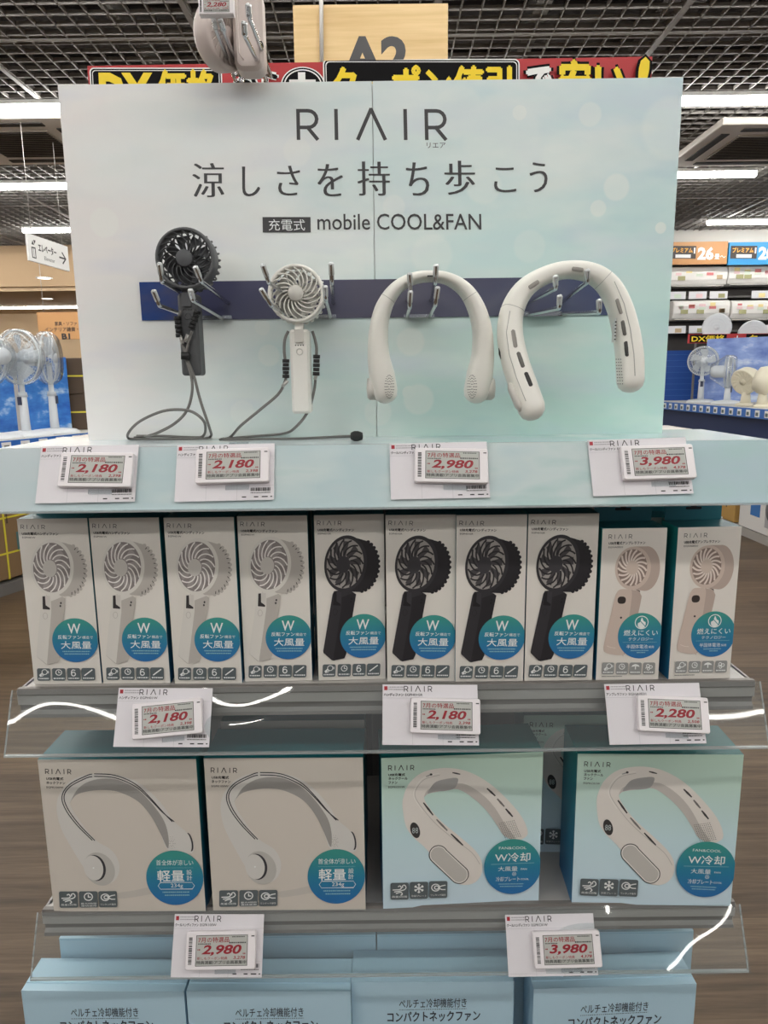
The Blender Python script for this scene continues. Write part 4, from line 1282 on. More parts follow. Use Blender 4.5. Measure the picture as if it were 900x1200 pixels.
def art_cool():
    P = Print([(97, 72), (793, 55), (797, 738), (105, 765)], WC, HC)
    bd, inn, gap, li, mid = [mat(c, .45) for c in ((228, 222, 215), (164, 162, 160), (60, 58, 58), (238, 234, 228), (196, 190, 184))]
    P.logo(127, 105, 239, 127, ink2, 3); P.text('USB充電式', 128, 140, 200, 153, ink2, .03); P.text('ネッククール', 128, 157, 211, 170, ink2, .03); P.text('ファン', 128, 175, 167, 188, ink2, .03); P.text('EGPKC01W', 128, 197, 199, 206, ink2)
    P.smooth([(190, 300), (192, 250), (215, 190), (270, 140), (350, 120), (430, 125), (500, 150), (570, 195), (640, 260), (700, 330), (732, 390), (734, 432), (690, 452), (636, 430), (605, 385), (560, 320), (500, 260), (430, 216), (360, 222), (300, 234), (283, 250), (302, 292), (360, 360), (440, 430), (505, 490), (537, 540), (541, 600), (515, 642), (470, 656), (420, 640), (360, 580), (298, 490), (238, 430), (205, 380)], bd)
    P.smooth([(283, 250), (300, 234), (360, 222), (430, 216), (500, 260), (560, 320), (605, 385), (636, 430), (690, 452), (640, 380), (590, 300), (530, 236), (450, 190), (360, 200), (300, 215)], mid)
    P.smooth([(298, 232), (312, 204), (335, 180), (380, 168), (424, 165), (428, 184), (412, 212), (370, 222), (330, 224)], inn)
    P.stroke([(350, 150), (285, 168), (250, 210), (246, 250), (285, 310), (340, 375), (420, 445), (495, 505), (532, 560)], 3, mid, 5)
    P.stroke([(348, 142), (282, 160), (244, 206), (240, 250), (278, 312)], 3, li, 5)
    for s_ in ((280, 273, 323, 331, gap, 9), (338, 350, 386, 402, mat((120, 116, 112), .5), 9), (402, 417, 456, 471, gap, 9), (555, 213, 592, 248, gap, 9), (600, 260, 632, 296, mat((120, 116, 112), .5), 9), (638, 306, 670, 343, gap, 9), (404, 140, 438, 148, gap, 7), (290, 156, 312, 148, inn, 6)):
        P.stroke([s_[0:2], ((s_[0] + s_[2]) / 2, (s_[1] + s_[3]) / 2), s_[2:4]], [s_[5] * .6, s_[5], s_[5] * .6], s_[4])
    P.ell(312, 147, 6, 5, gap, 0, 12)
    P.ell(245, 398, 20, 37, gap, -16, 36); P.text('88', 232, 386, 258, 412, mat((190, 200, 200), .5))
    # oval cooling plate
    def caps(r, m_): P.poly([(382 + 45 * 0 + r * math.cos(R(a)) * .95 - (0 if a else 0), 0) for a in ()] or [(348 + r * math.cos(R(a)), 512 + r * 1.05 * math.sin(R(a))) for a in range(140, 331, 10)] + [(442 + r * math.cos(R(a)), 606 + r * 1.05 * math.sin(R(a))) for a in range(-35, 141, 10)], m_)
    caps(42, gap); caps(38, li); caps(34, mat((196, 192, 186), .4))
    for i in range(11):
        for j in range(9): P.ell(612 + j * 8 + i * 3, 372 + i * 7 - j * 1.5, 1.9, 1.9, gap, 0, 6)
    top = P.m((675, 442))[1]; bot = P.m((675, 698))[1]
    P.ell(675, 570, 126, 128, badge_mat('round_badge_e', bot, top), 0, 64)
    P.text('FAN&COOL', 613, 477, 733, 489, wp); P.text('W冷却', 597, 505, 752, 547, wp, .008); P.stroke([(580, 558), (770, 553)], 1.6, dotl)
    P.text('大風量', 612, 568, 697, 590, wp); P.text('FAN', 712, 577, 738, 585, wp); P.ring(683, 603, 8, 8, 1.6, wp, 18); P.stroke([(679, 599), (687, 607)], 1.6, wp); P.stroke([(687, 599), (679, 607)], 1.6, wp)
    P.text('冷却プレート', 603, 616, 708, 638, wp); P.text('COOL', 712, 624, 748, 632, wp); P.dashes(616, 726, 650, 4, dotl, 1); P.dashes(622, 722, 661, 4, dotl, 2)
    for (x0, x1, kd, cp) in ((137, 217, 'wind', ['風量3段階']), (223, 303, 'snow', ['冷却プレート']), (309, 389, 'touch', ['ワンタッチ操作'])):
        y0 = 637 - (x0 - 137) * .035
        P.rr(x0, y0, x1, y0 + 80, 8, icon_bg); glyph(P, kd, x0, y0, x1, y0 + 80, wp, cp)
    return P
teal_s = side_mat('teal_box_side', H1); teal_top_shaded = mat((26, 96, 104), 0.42); tab_m = mat((40, 118, 132), 0.45); slit = mat((18, 34, 40), 0.6)  # top colour is darkened to paint in the shade under the shelf
def carton(name, label, W, H, D, art, front, side, top, tab=True, cat='product box', group=None, tabh=0.036, side_print=None):
    t = thing(name, label, cat, (0, 0, 0), group=group)
    b = MB()
    x = W / 2
    vs = [(-x, 0, 0), (x, 0, 0), (x, D, 0), (-x, D, 0), (-x, 0, H), (x, 0, H), (x, D, H), (-x, D, H)]
    b.add(vs, [(0, 1, 5, 4)], front)
    b.add(vs, [(1, 2, 6, 5), (3, 0, 4, 7), (2, 3, 7, 6), (0, 3, 2, 1)], side)
    b.add(vs, [(4, 5, 6, 7)], top)
    body = b.build('carton', t)
    b = MB(); art.to(b, None, -x, 0, 0); b.build('front_print', body)
    if tab:
        b = MB()
        b.prism(rrect(W * .93, tabh, .002, 2, 0, H + tabh / 2), D - .002, D - .0008, tab_m)
        hz = H + tabh * .42
        tb = b.build('hang_tab', t)
        b = MB()
        b.prism(rrect(.020, .0034, .0016, 3, 0, hz), D - .0024, D - .0018, slit); b.prism(rrect(.007, .006, .003, 3, 0, hz + .0018), D - .0024, D - .0018, slit)
        b.build('hang_hole', tb)
    return t
proto_l = carton('fan_box', 'x', W1, H1, D1, art_handheld(False), box_white, teal_s, teal_top_shaded, group='narrow fan boxes on the middle shelf')
proto_d = carton('fan_box', 'x', W1, H1, D1, art_handheld(True), box_white, teal_s, teal_top_shaded, group='narrow fan boxes on the middle shelf')
proto_u = carton('fan_box', 'x', W9, H9, D1, art_umbrella(), mat((228, 222, 214), .42), side_mat('teal_box_side_b', H9, (34, 140, 136), (34, 104, 146)), teal_top_shaded, group='narrow fan boxes on the middle shelf')
used = {}
def put(proto, bl, br, z, Yf, label, dyaw=0.0):
    o = proto if proto.name not in used else copy_tree(proto)
    used[proto.name] = 1
    A, B = atz(*bl, z), atz(*br, z)
    c = (A + B) / 2
    print('BOX', [round(v, 4) for v in c], 'w', round((B - A).length, 4), 'yaw', round(math.degrees(math.atan2(B.y - A.y, B.x - A.x)), 2))
    return place(o, (c.x, min(max(c.y, .803), .832), z), (0, 0, R(dyaw)), label)
ZB = S2 + 0.0006
row = [(proto_l, (41, 802), (119, 801), 'light grey handheld fan box, leftmost on the middle shelf', .818, 0.4), (proto_l, (120, 800.7), (201, 800.7), 'light grey handheld fan box, second from left on the middle shelf', .817, -.6), (proto_l, (204, 800.7), (285, 801), 'light grey handheld fan box, third from left on the middle shelf', .816, -.3), (proto_l, (287.5, 798), (366, 798), 'light grey handheld fan box, standing just left of the black fan boxes', .824, .8),
       (proto_d, (373.5, 798), (452, 795), 'black handheld fan box, leftmost of the four black fan boxes', .824, 2.2), (proto_d, (455, 797), (532, 799), 'black handheld fan box, second of the four black fan boxes', .82, -1), (proto_d, (534, 799), (612.5, 799), 'black handheld fan box, third of the four black fan boxes', .816, 0.2), (proto_d, (615, 797.7), (693, 797.7), 'black handheld fan box, rightmost of the four, beside the beige fan boxes', .82, 0),
       (proto_u, (697, 798), (772, 796.7), 'beige umbrella fan box next to the black fan boxes', .819, .5), (proto_u, (782, 797), (856, 794), 'beige umbrella fan box at the right end of the middle shelf', .818, 2.5)]
for pr, bl, br, lb, Yf, yw in row: put(pr, bl, br, ZB, Yf, lb, yw)
for x_, lb in ((704, 'beige umbrella fan box behind the left beige fan box, only its teal tab showing'), (770, 'beige umbrella fan box behind the right end box, only its teal tab showing')):
    o = copy_tree(proto_u); A = at(x_ + 38, 700, .88); place(o, (A.x - .004, .878, ZB), (0, 0, R(1)), lb, 'boxes in the second row of the middle shelf')
for x_, lb in ((84, 'fan box behind the leftmost light grey fan box, only its teal tab edge showing'), (330, 'fan box behind the light grey box beside the black ones, mostly hidden'), (570, 'fan box behind the third black fan box, mostly hidden')):
    o = copy_tree(proto_l); A = at(x_, 700, .88); place(o, (A.x, .884, ZB), (0, 0, R(-.6)), lb, 'boxes in the second row of the middle shelf')
# square boxes
ng = mat((205, 197, 187), 0.42)
proto_n = carton('neck_fan_box', 'x', WN, HN, DN, art_neck(), mat((212, 204, 194), .42), side_mat('teal_box_side_c', HN, (20, 110, 112), (20, 76, 112)), teal_top_shaded, False, group='square neck fan boxes on the lower shelf')
cool_front = grad('green_to_blue_box_front', 0, HC, [(0.0, (206, 226, 238)), (0.45, (202, 228, 234)), (0.8, (194, 220, 208)), (1.0, (186, 212, 196))], 0.4)
proto_c = carton('neck_cooler_box', 'x', WC, HC, DN, art_cool(), cool_front, side_mat('teal_box_side_d', HC, (34, 132, 132), (52, 120, 168)), mat((24, 100, 100), .42), False, group='square neck cooler boxes on the lower shelf')  # its top colour also carries painted shade from the shelf above
ZC = S3 + 0.0006
put(proto_n, (62, 1067), (243, 1069), ZC, .806, 'beige square neck fan box at the left end of the lower shelf', -.8)
put(proto_n, (248, 1071), (429, 1072), ZC, .803, 'beige square neck fan box beside the pale green-blue boxes', -.6)
put(proto_c, (448, 1064), (632.5, 1057), ZC, .818, 'pale green-blue neck cooler box left of centre gap, beside the beige boxes', 3.0)
put(proto_c, (668, 1059), (858, 1062), ZC, .815, 'pale green-blue neck cooler box at the right end of the lower shelf', -2.0)
o = copy_tree(proto_n); A = at(345, 1030, .9); place(o, (A.x + .006, .90, ZC), (0, 0, 0), 'beige square neck fan box behind, only its right edge showing past the front one', 'square boxes in the second row of the lower shelf')
o = copy_tree(proto_c); A = at(697, 1020, .905); place(o, (A.x - .005, .91, ZC), (0, 0, R(-1)), 'pale green-blue neck cooler box in shade behind the gap between the front ones', 'square boxes in the second row of the lower shelf')
# pale blue cartons on the lowest deck
pb = mat((182, 212, 228), 0.45); pb2 = mat((160, 194, 214), 0.45)
WB, HB, DB = 0.213, 0.205, 0.053
class Dummy: pass
PB = Print([(25, 1162), (212, 1165), (212, 1308), (25, 1306)], WB, HB)
navy = mat((40, 44, 58), 0.55)
PB.text('ペルチェ冷却機能付き', 80, 1181, 158, 1191, navy, .008, 0, 3); PB.dashes(80, 158, 1192.5, .8, navy, 4, .8, 1.2)
PB.text('コンパクトネックファン', 66, 1194.5, 174, 1206, navy, .022, 0, 3)
proto_b = carton('compact_fan_carton', 'x', WB, HB, DB, PB, pb, pb2, mat((176, 206, 222), .45), False, 'carton', 'pale blue cartons on the lowest deck')
def carton_lid(t):
    b = MB()
    b.prism([(-WB * .5, HB + .0002), (WB * .5, HB + .0002), (WB * .492, HB + .0012), (-WB * .492, HB + .0012)], .012, DB - .002, mat((172, 203, 220), .45)); return b.build('lid_flap', t)
carton_lid(proto_b)
PK = Print([(0, 0), (100, 0), (100, 100), (0, 100)], WB, HB); PK.rect(1, .8, 99, 1.4, pb2)
proto_k = carton('compact_fan_carton', 'x', WB, HB, DB, PK, pb, pb2, mat((176, 206, 222), .45), False, 'carton')
carton_lid(proto_k)
ZD = S4 + .0006
for bl, br, yf, yw, lb in (((25, 1163), (215, 1166), .792, -1.2, 'pale blue carton at the left end of the lowest deck'), ((218, 1166), (411, 1170), .789, -.8, 'pale blue carton second from left on the lowest deck'), ((412, 1165), (602, 1168), .80, -.5, 'pale blue carton third from left on the lowest deck'), ((622, 1169), (819, 1166), .79, 1.5, 'pale blue carton at the right end of the lowest deck')):
    o = proto_b if proto_b.name not in used else copy_tree(proto_b); used[proto_b.name] = 1
    A = at((bl[0] + br[0]) / 2, bl[1], yf); place(o, (A.x, yf, ZD), (0, 0, R(yw)), lb)
for x_, lb in ((-.335, 'pale blue carton in the back row behind the left end carton'), (-.11, 'pale blue carton in the back row behind the second carton'), (.105, 'pale blue carton in the back row behind the third carton'), (.33, 'pale blue carton in the back row behind the right end carton')):
    o = proto_k if proto_k.name not in used else copy_tree(proto_k); used[proto_k.name] = 1; place(o, (x_ - .015, .857, ZD + .022), (0, 0, 0), lb, 'pale blue cartons in the back row')
b = MB(); b.box((0, 0, .011), (.89, .1, .0214), mat((150, 186, 206), .5)); o = b.build('carton_tray'); o.location = (-.015, .907, S4 + .0003); tag(o, 'flat pale blue tray under the back row of cartons', 'tray')
# ================================================================== SIGNS AND SHOP BEHIND
# long red banner just behind the panel
YBN = 1.165
q = [(105, 77), (768, 66), (766, 128), (107, 139)]
A, B, Cc, D = [at(x, y, YBN) for x, y in q]
W, H = (B - A).length, (A - D).length
red_b = mat((186, 46, 50), .5); blk_b = mat((20, 19, 21), .75, 0, .15); yel = mat((246, 214, 28), .5); wb = mat((238, 238, 236), .5)
ang = math.atan2((B - A).z, (B - A).x)
X = M(((math.cos(ang), 0, -math.sin(ang), D.x), (0, 1, 0, D.y), (math.sin(ang), 0, math.cos(ang), D.z), (0, 0, 0, 1)))
t = thing_m('sale_banner', 'long red sale banner with black boxes and yellow lettering behind the display panel', 'banner', X)
b = MB(); b.box((W / 2, .004, H / 2), (W, .006, H), red_b); bd_ = b.build('board', t)
P = Print(q, W, H)
P.rr(107.5, 79, 263, 137, 5, wb); P.rr(109, 80.5, 261.5, 136, 4, blk_b); P.rr(110.5, 82, 260, 134, 4, wb); P.rr(111.4, 82.9, 259.1, 133.5, 3.5, blk_b)
P.text('DX', 118, 85, 182, 128, yel, .05); P.text('価格', 186, 81, 256, 128, yel, .035)
P.text('か', 276, 82, 308, 124, wb, .07); P.text('か', 279, 85, 306, 122, blk_b, .03)
P.text('ら', 308, 82, 334, 124, wb, .07); P.text('ら', 311, 85, 332, 122, blk_b, .03)
P.ell(358, 101, 26, 22, wb); P.ell(358, 101, 24.5, 20.8, blk_b); P.ell(358, 101, 22.5, 19, wb); P.ell(358, 101, 21, 17.6, blk_b); P.rect(352.5, 85.5, 361, 112, wb); P.rect(342, 94, 373, 101, wb)
P.rr(382, 70, 612, 132, 6, wb); P.rr(383.5, 71.4, 610.5, 130.5, 5, blk_b); P.rr(385, 73, 609, 129, 4.5, wb); P.rr(386, 74, 608, 128, 4, blk_b)
P.text('クーポン値引', 390, 77, 603, 124, yel, .035)
P.text('で', 616, 76, 653, 124, blk_b, .09); P.text('で', 619, 79, 650, 121, wb, .045)
P.text('安い', 654, 68, 738, 124, blk_b, .09); P.text('安い', 657, 71, 735, 121, yel, .04)
P.text('!', 742, 65.5, 766, 124, blk_b, .1, .15); P.text('!', 746, 68.5, 763, 121, yel, .05, .15)
b = MB(); P.to(b, None, 0, .001, 0, .0001); b.build('lettering', bd_)
# posts that carry the banner
for x_ in (.12, W - .12):
    b = MB(); b.box((x_, .012, -.25), (.02, .01, .52), steel_d); b.build('post', t)
# hanging wooden aisle sign
YA = 2.3
q = [(345, 6), (527, 2), (526, 96), (346, 100)]
A, B, Cc, D = [at(x, y, YA) for x, y in q]
W, H = B.x - A.x, A.z - D.z
k = NT('light_wood_sign_board', .5, .4); co = k.coord(); n = k.noise(co, 1, 4, .6, (2, 2, 40)); wood = k.color(k.ramp(n, [(.3, (204, 172, 120)), (.6, (222, 193, 143)), (.8, (228, 201, 155))]))
t = thing('aisle_sign', 'light wooden aisle sign reading A2 hanging above the display', 'sign', tuple(D))
b = MB(); b.box((W / 2, .012, H / 2), (W, .024, H), wood); bd_ = b.build('board', t)
P = Print(q, W, H); P.text('A2', 401, 41, 480, 92, ink, .04, 0, 4); b = MB(); P.to(b); b.build('lettering', bd_)
p0, p1 = at(377, 72, YA - .012), at(376, -60, YA - .012)
b = MB(); b.sweep([p0, p1], .006, m=mat((210, 208, 204), .4), n=10); b.build('hanging_rod', t, world=True)
# elevator direction sign
p = at(58, 298, 6.0)
e0, e1 = at(35, 305, 5.0), at(82, 321.5, 5.5)
Xe = M.Translation(e0) @ M.Rotation(math.atan2(e1.y - e0.y, e1.x - e0.x), 4, 'Z')
t = thing_m('elevator_sign', 'white hanging sign with an arrow pointing to the elevator at far left', 'sign', Xe)
W, H = math.hypot(e1.x - e0.x, e1.y - e0.y), .175
b = MB(); b.box((W / 2, .008, H / 2), (W, .016, H), mat((232, 232, 230), .5)); bd_ = b.build('board', t)
P = Print([(0, 0), (62, 0), (62, 24), (0, 24)], W, H)
dki = mat((40, 40, 42), .5)
P.rect(4, 11, 10, 21, dki); P.rect(5.2, 12.2, 8.8, 20, wb); P.rect(6.7, 12, 7.3, 21, dki); P.poly([(4.5, 9), (6.5, 5), (8.5, 9)], dki); P.poly([(7.5, 4.5), (11, 4.5), (9.3, 8)], dki)
P.text('エレベーター', 14, 6, 42, 13.5, dki, .03); P.text('Elevator', 22, 16.5, 38, 20, dki, .0)
P.stroke([(46, 13), (56, 13)], 1.6, dki); P.stroke([(51, 7.5), (56.5, 13), (51, 18.5)], 1.6, dki)
b = MB(); P.to(b, None, 0, 0, 0, .0001); b.build('lettering', bd_)
b = MB()
for x_ in (.06, W - .06):
    b = MB(); b.sweep([(x_, .008, H), (x_, .008, CEIL - e0.z)], .002, m=steel, n=6); b.build('wire', t)

# pedestal fans ------------------------------------------------------
fw = mat((222, 226, 230), .4); fw2 = mat((200, 206, 212), .4); fcage = mat((226, 230, 232), .4)
bagm = clear_plastic('thin_clear_bag', (246, 248, 250), .25, .05)
def ped_fan(name, label, scale=1.0, hgt=.50, hr=.20, bag=True, group='electric fans on the shop shelves'):
    t = thing(name, label, 'electric fan', (0, 0, 0), group=group)
    b = MB(); b.lathe([(0, 0), (hr * .95, 0), (hr * .95, -.012), (hr * .8, -.03), (hr * .3, -.04), (0, -.04)], fw, 32, M.Rotation(PI / 2, 4, 'X') @ M.Rotation(PI, 4, 'X') if False else M.Rotation(-PI / 2, 4, 'X')); b.build('base', t)
    b = MB(); b.sweep([(0, 0, .03), (0, 0, hgt * .5), (0, 0, hgt * .52), (0, 0, hgt * .9)], [.034, .028, .020, .018], m=fw, n=16); b.sweep([(0, 0, hgt * .5), (0, 0, hgt * .56)], [.036, .030], m=fw2, n=16); po = b.build('pole', t)
    b = MB(); b.box((0, -.034, hgt * .45), (.03, .012, .06), mat((60, 66, 90), .4)); b.build('control_panel', po)
    b = MB(); b.lathe([(0, .0), (.05, 0), (.062, .03), (.06, .11), (.04, .14), (0, .145)], fw, 24, M.Translation((0, .03, hgt))); hd = b.build('motor_head', t)
    b = MB()
    for yy, rr in ((-.05, .55), (-.045, .75), (-.03, .9), (0, 1.0), (.03, .95), (.04, .7)):
        b.sweep([(hr * rr * math.cos(a), yy, hgt + hr * rr * math.sin(a)) for a in [2 * PI * i / 36 for i in range(36)]], .007 if rr == 1 else .0016, m=fcage, n=5, closed=True)
    for k_ in range(44):
        a = 2 * PI * k_ / 44
        b.sweep([(hr * r_ * math.cos(a + .25 * r_), y_, hgt + hr * r_ * math.sin(a + .25 * r_)) for r_, y_ in ((.2, -.055), (.55, -.052), (.85, -.036), (1.0, 0), (.85, .037), (.3, .042))], .0011, m=fcage, n=4)
    b.build('cage', t)
    b = MB(); b.lathe([(0, -.062), (hr * .18, -.06), (hr * .2, -.05), (hr * .2, -.04), (0, -.04)], fw, 24, M.Translation((0, 0, hgt))); b.build('centre_cap', t)
    b = MB()
    for k_ in range(5):
        a0 = 2 * PI * k_ / 5
        vs = []
        for i in range(7):
            f = i / 6; r_ = hr * (.18 + .68 * f)
            for s_ in (-1, 1):
                a = a0 + .3 * f + s_ * (.28 + .12 * math.sin(PI * f)); vs.append((r_ * math.cos(a), -.004 + s_ * .016, hgt + r_ * math.sin(a)))
        b.add(vs, [[2 * i, 2 * i + 1, 2 * i + 3, 2 * i + 2] for i in range(6)], fw2, True)
    b.build('blades', t)
    if bag:
        b = MB(); b.lathe([(0, -.07), (hr * .9, -.065), (hr * 1.04, -.03), (hr * 1.05, .03), (hr * .8, .09), (hr * .45, .17), (hr * .3, .18)], bagm, 28, M.Translation((0, 0, hgt))); b.build('plastic_bag', t)
    return t
# ---- shop shelf at left, running away from the viewer
aL = V((.35, .94, 0)).normalized(); nL = V((.94, -.35, 0)).normalized()     # along, facing
PL = V((-2.65, 4.8, 0))
def LX(s_, back, z): return PL + aL * s_ - nL * back + V((0, 0, z))
angL = math.atan2(aL.y, aL.x)
ZL = 1.07
blue_p = mat((38, 104, 190), .45); blue_d = mat((28, 74, 150), .5); cream = mat((222, 220, 214), .5); brown = mat((150, 112, 72), .6); brown_d = mat((78, 62, 48), .7); kraft = mat((140, 112, 78), .65)
t = thing('shop_shelf', 'white shop shelf at far left carrying electric fans', 'shelf', tuple(LX(0, .3, 0)), (0, 0, angL))
b = MB(); b.box((.3, 0, ZL - .02), (3.2, .66, .04), cream); b.build('deck', t)
b = MB(); b.box((.3, .0, .04), (3.2, .6, .08), steel_d); b.build('plinth', t)
b = MB(); b.box((.3, -.335, ZL - .03), (3.2, .012, .07), blue_p)
for i in range(20):
    b.box((-1.2 + i * .16, -.343, ZL - .03), (.075, .006, .05), wb); b.box((-1.2 + i * .16, -.347, ZL - .035), (.04, .003, .022), mat((120, 124, 122), .5))
b.build('price_strip', t)
b = MB(); b.box((.3, .27, .55), (3.2, .01, .98), cream); b.build('back_panel', t)
# stacked flat cartons below it
def flat_carton(loc, rz, L, Hh, Dd, label, col, strap=None, group='cartons', name='shipping_carton', mark=True):
    t = thing(name, label, 'carton', tuple(loc), (0, 0, rz), group)
    b = MB(); b.box((0, 0, Hh / 2), (L, Dd, Hh), col); bd = b.build('body', t, bevel=.006)
    if strap:
        b = MB()
        for zz in strap: b.box((0, 0, Hh * zz), (L + .004, Dd + .004, .013), mat((214, 200, 60), .5))
        if mark: b.box((-L * .08, 0, Hh / 2), (.014, Dd + .004, Hh + .004), mat((214, 200, 60), .5))
        b.build('strap', bd)
    if mark:
        b = MB(); b.box((L * .28, -Dd / 2 - .001, Hh * .3), (L * .16, .002, Hh * .16), mat((70, 110, 110), .5)); b.box((0, -Dd / 2 - .001, Hh * .62), (.012, .002, Hh * .3), brown_d); b.build('printed_mark', bd)
    return t
for i, (s_, lb) in enumerate(((-.62, 'tall brown carton at the far left edge under the fan shelf'), (-.27, 'tall brown carton with a yellow strap second from the left edge'), (.08, 'tall brown carton with crossed yellow straps third from the left edge'), (.43, 'tall brown carton fourth from the left edge under the fan shelf'), (.78, 'tall brown carton with yellow strap fifth from the left edge, nearest the boxes'), (1.13, 'tall brown carton deepest along the fan shelf'))):
    flat_carton(LX(s_, .24, .10), angL, .33, .84, .42, lb, kraft if i % 2 else mat((128, 102, 70), .65), [.22, .52, .82] if i != 3 else [.5], 'brown cartons under the left fan shelf')
# dark brown cartons and blue poster behind the fans
for s_, z_, lb in ((1.46, 0, 'dark brown carton behind the side-facing fan, lower of the stack'), (1.46, .30, 'dark brown carton behind the side-facing fan, upper of the stack')):
    flat_carton(LX(s_, .35, ZL + z_ + .002), angL - .9, .8, .295, .4, lb, brown_d, [.5], 'dark cartons behind the left fans', mark=False)
p = LX(.93, .62, ZL + .001)
t = thing('poster_board', 'blue advertising board standing among the fans at far left', 'poster', tuple(p), (0, 0, R(18)))
def sky_print(name):
    k = NT(name, .35, .5); co = k.coord(); n = k.noise(co, 5, 4, .6, (1, 1, 1.6)); return k.color(k.ramp(n, [(.35, (28, 92, 182)), (.55, (60, 130, 208)), (.68, (190, 214, 238))]))
b = MB(); b.box((0, 0, .3), (.62, .012, .6), sky_print('blue_sky_print')); b.build('board', t)
b = MB(); b.box((-.08, -.01, .3), (.03, .012, .6), steel); b.build('slotted_post', t)
f1 = ped_fan('pedestal_fan', 'white electric fan in clear bag at far left, its round cage facing forward', hgt=.58, hr=.195)
def stand(o, px, py, d, rz, label=None):
    p = atz(px, py, ZL + .002); place(o, (p.x, p.y, ZL + .002), (0, 0, R(rz)), label); return o
p = at(30, 497, 5.36); place(f1, (p.x, p.y, ZL + .002), (0, 0, R(-20)))
o = copy_tree(f1); p = at(64, 497, 5.64); place(o, (p.x, p.y, ZL + .002), (0, 0, R(99)), 'white electric fan at far left turned sideways, nearest the display panel')
o = copy_tree(f1); p = at(-7, 500, 5.12); place(o, (p.x, p.y, ZL + .002), (0, 0, R(-100)), 'white electric fan cut off by the left edge of the view')
# brown department sign far behind
YD = 9.2
q = [(46, 366), (112, 366), (112, 398), (46, 398)]
A, B, Cc, D = [at(x, y, YD) for x, y in q]
t = thing('department_sign', 'brown department sign board hanging behind the fans at far left', 'sign', tuple(D))
W, H = B.x - A.x, A.z - D.z
b = MB(); b.box((W / 2, .02, H / 2), (W, .04, H), mat((196, 146, 94), .55)); bd_ = b.build('board', t)
P = Print(q, W, H); P.text('家具・ソファ', 66, 377, 92, 382, dki, .01); P.text('インテリア雑貨・ア', 54, 383.5, 100, 389, dki, .01); P.text('B1', 73, 391, 83, 398, dki, .04)
b = MB(); P.to(b, None, 0, 0, 0, .0004); b.build('lettering', bd_)
for x_ in (.08, W - .08):
    b = MB(); b.sweep([(x_, .02, H), (x_, .02, CEIL - D.z)], .004, m=steel, n=6); b.build('wire', t)
'''# far row of shelving that closes the view at left
b = MB(); 
t = thing('shop_shelf', 'long brown shelf block far behind the left fans', 'shelf', (-5.2, 12.0, 0))
b.box((0, .2, 1.0), (6.4, .5, 2.0), mat((150, 120, 88), .6)); b.build('carcass', t)
b = MB()
for i in range(5): b.box((0, -.06, .2 + i * .4), (6.3, .04, .03), cream)
b.build('shelf_board', t)
'''
for px, py, lb in ((52, 326, 'nearest small round downlight in the tan lower ceiling'), (55, 350, 'farther small round downlight in the tan lower ceiling')):
    z_ = CEIL - .5515; p = atz(px, py, z_)
    t = thing('downlight', lb, 'downlight', (p.x, p.y, z_), group='downlights in the tan ceiling')
    Xd = M.Rotation(PI / 2, 4, 'X')
    b = MB(); b.lathe([(.07, .0), (.09, .006), (.09, -.002), (.07, -.002)], lamp_body, 24, Xd, closed=True); b.build('ring', t)
    b = MB(); b.lathe([(0, .001), (.07, .001), (.07, .0), (0, 0)], emat((255, 250, 240), 6, 'downlight_glow'), 24, Xd); b.build('lens', t)
lamp(-8, -4.55, 11.5, 'dim white strip lamp below the tan ceiling at far left', CEIL - .56, 'strip lamps of the tan ceiling')

# ---- shop shelf at right with fans
XR = 3.32; ZR = 1.17
t = thing('shop_shelf', 'blue-fronted shop shelf at far right carrying electric fans', 'shelf', (XR, 7.2, 0))
b = MB(); b.box((.6, 0, ZR - .02), (1.2, 3.6, .04), cream); b.build('deck', t)
b = MB(); b.box((-.006, 0, ZR - .045), (.012, 3.6, .085), blue_p)
for i in range(22):
    b.box((-.014, -1.7 + i * .16, ZR - .045), (.006, .07, .06), wb); b.box((-.018, -1.7 + i * .16, ZR - .05), (.003, .04, .03), mat((90, 104, 104), .5))
b.build('price_strip', t)
b = MB(); b.box((.1, 0, .83), (.05, 3.4, .5), mat((26, 46, 92), .6)); b.build('under_panel', t)
b = MB(); b.box((.33, 0, .04), (.66, 3.5, .08), steel); b.build('plinth', t)
b = MB(); b.box((1.18, .2, ZR + .28), (.03, 3.2, .56), blue_d); b.build('back_board', t)
b = MB(); b.box((.38, 1.62, ZR + .3), (.66, .02, .6), blue_d)
for i in range(8): b.box((.38, 1.608, ZR + .06 + i * .07), (.64, .004, .006), mat((50, 96, 170), .5))
b.build('end_board', t)
b = MB()
for i in range(28): b.box((.02, 1.72, ZR + .02 + i * .02), (.03, .03, .008), steel_d)
b.box((.03, 1.735, ZR + .29), (.03, .02, .6), steel); b.build('slotted_post', t)
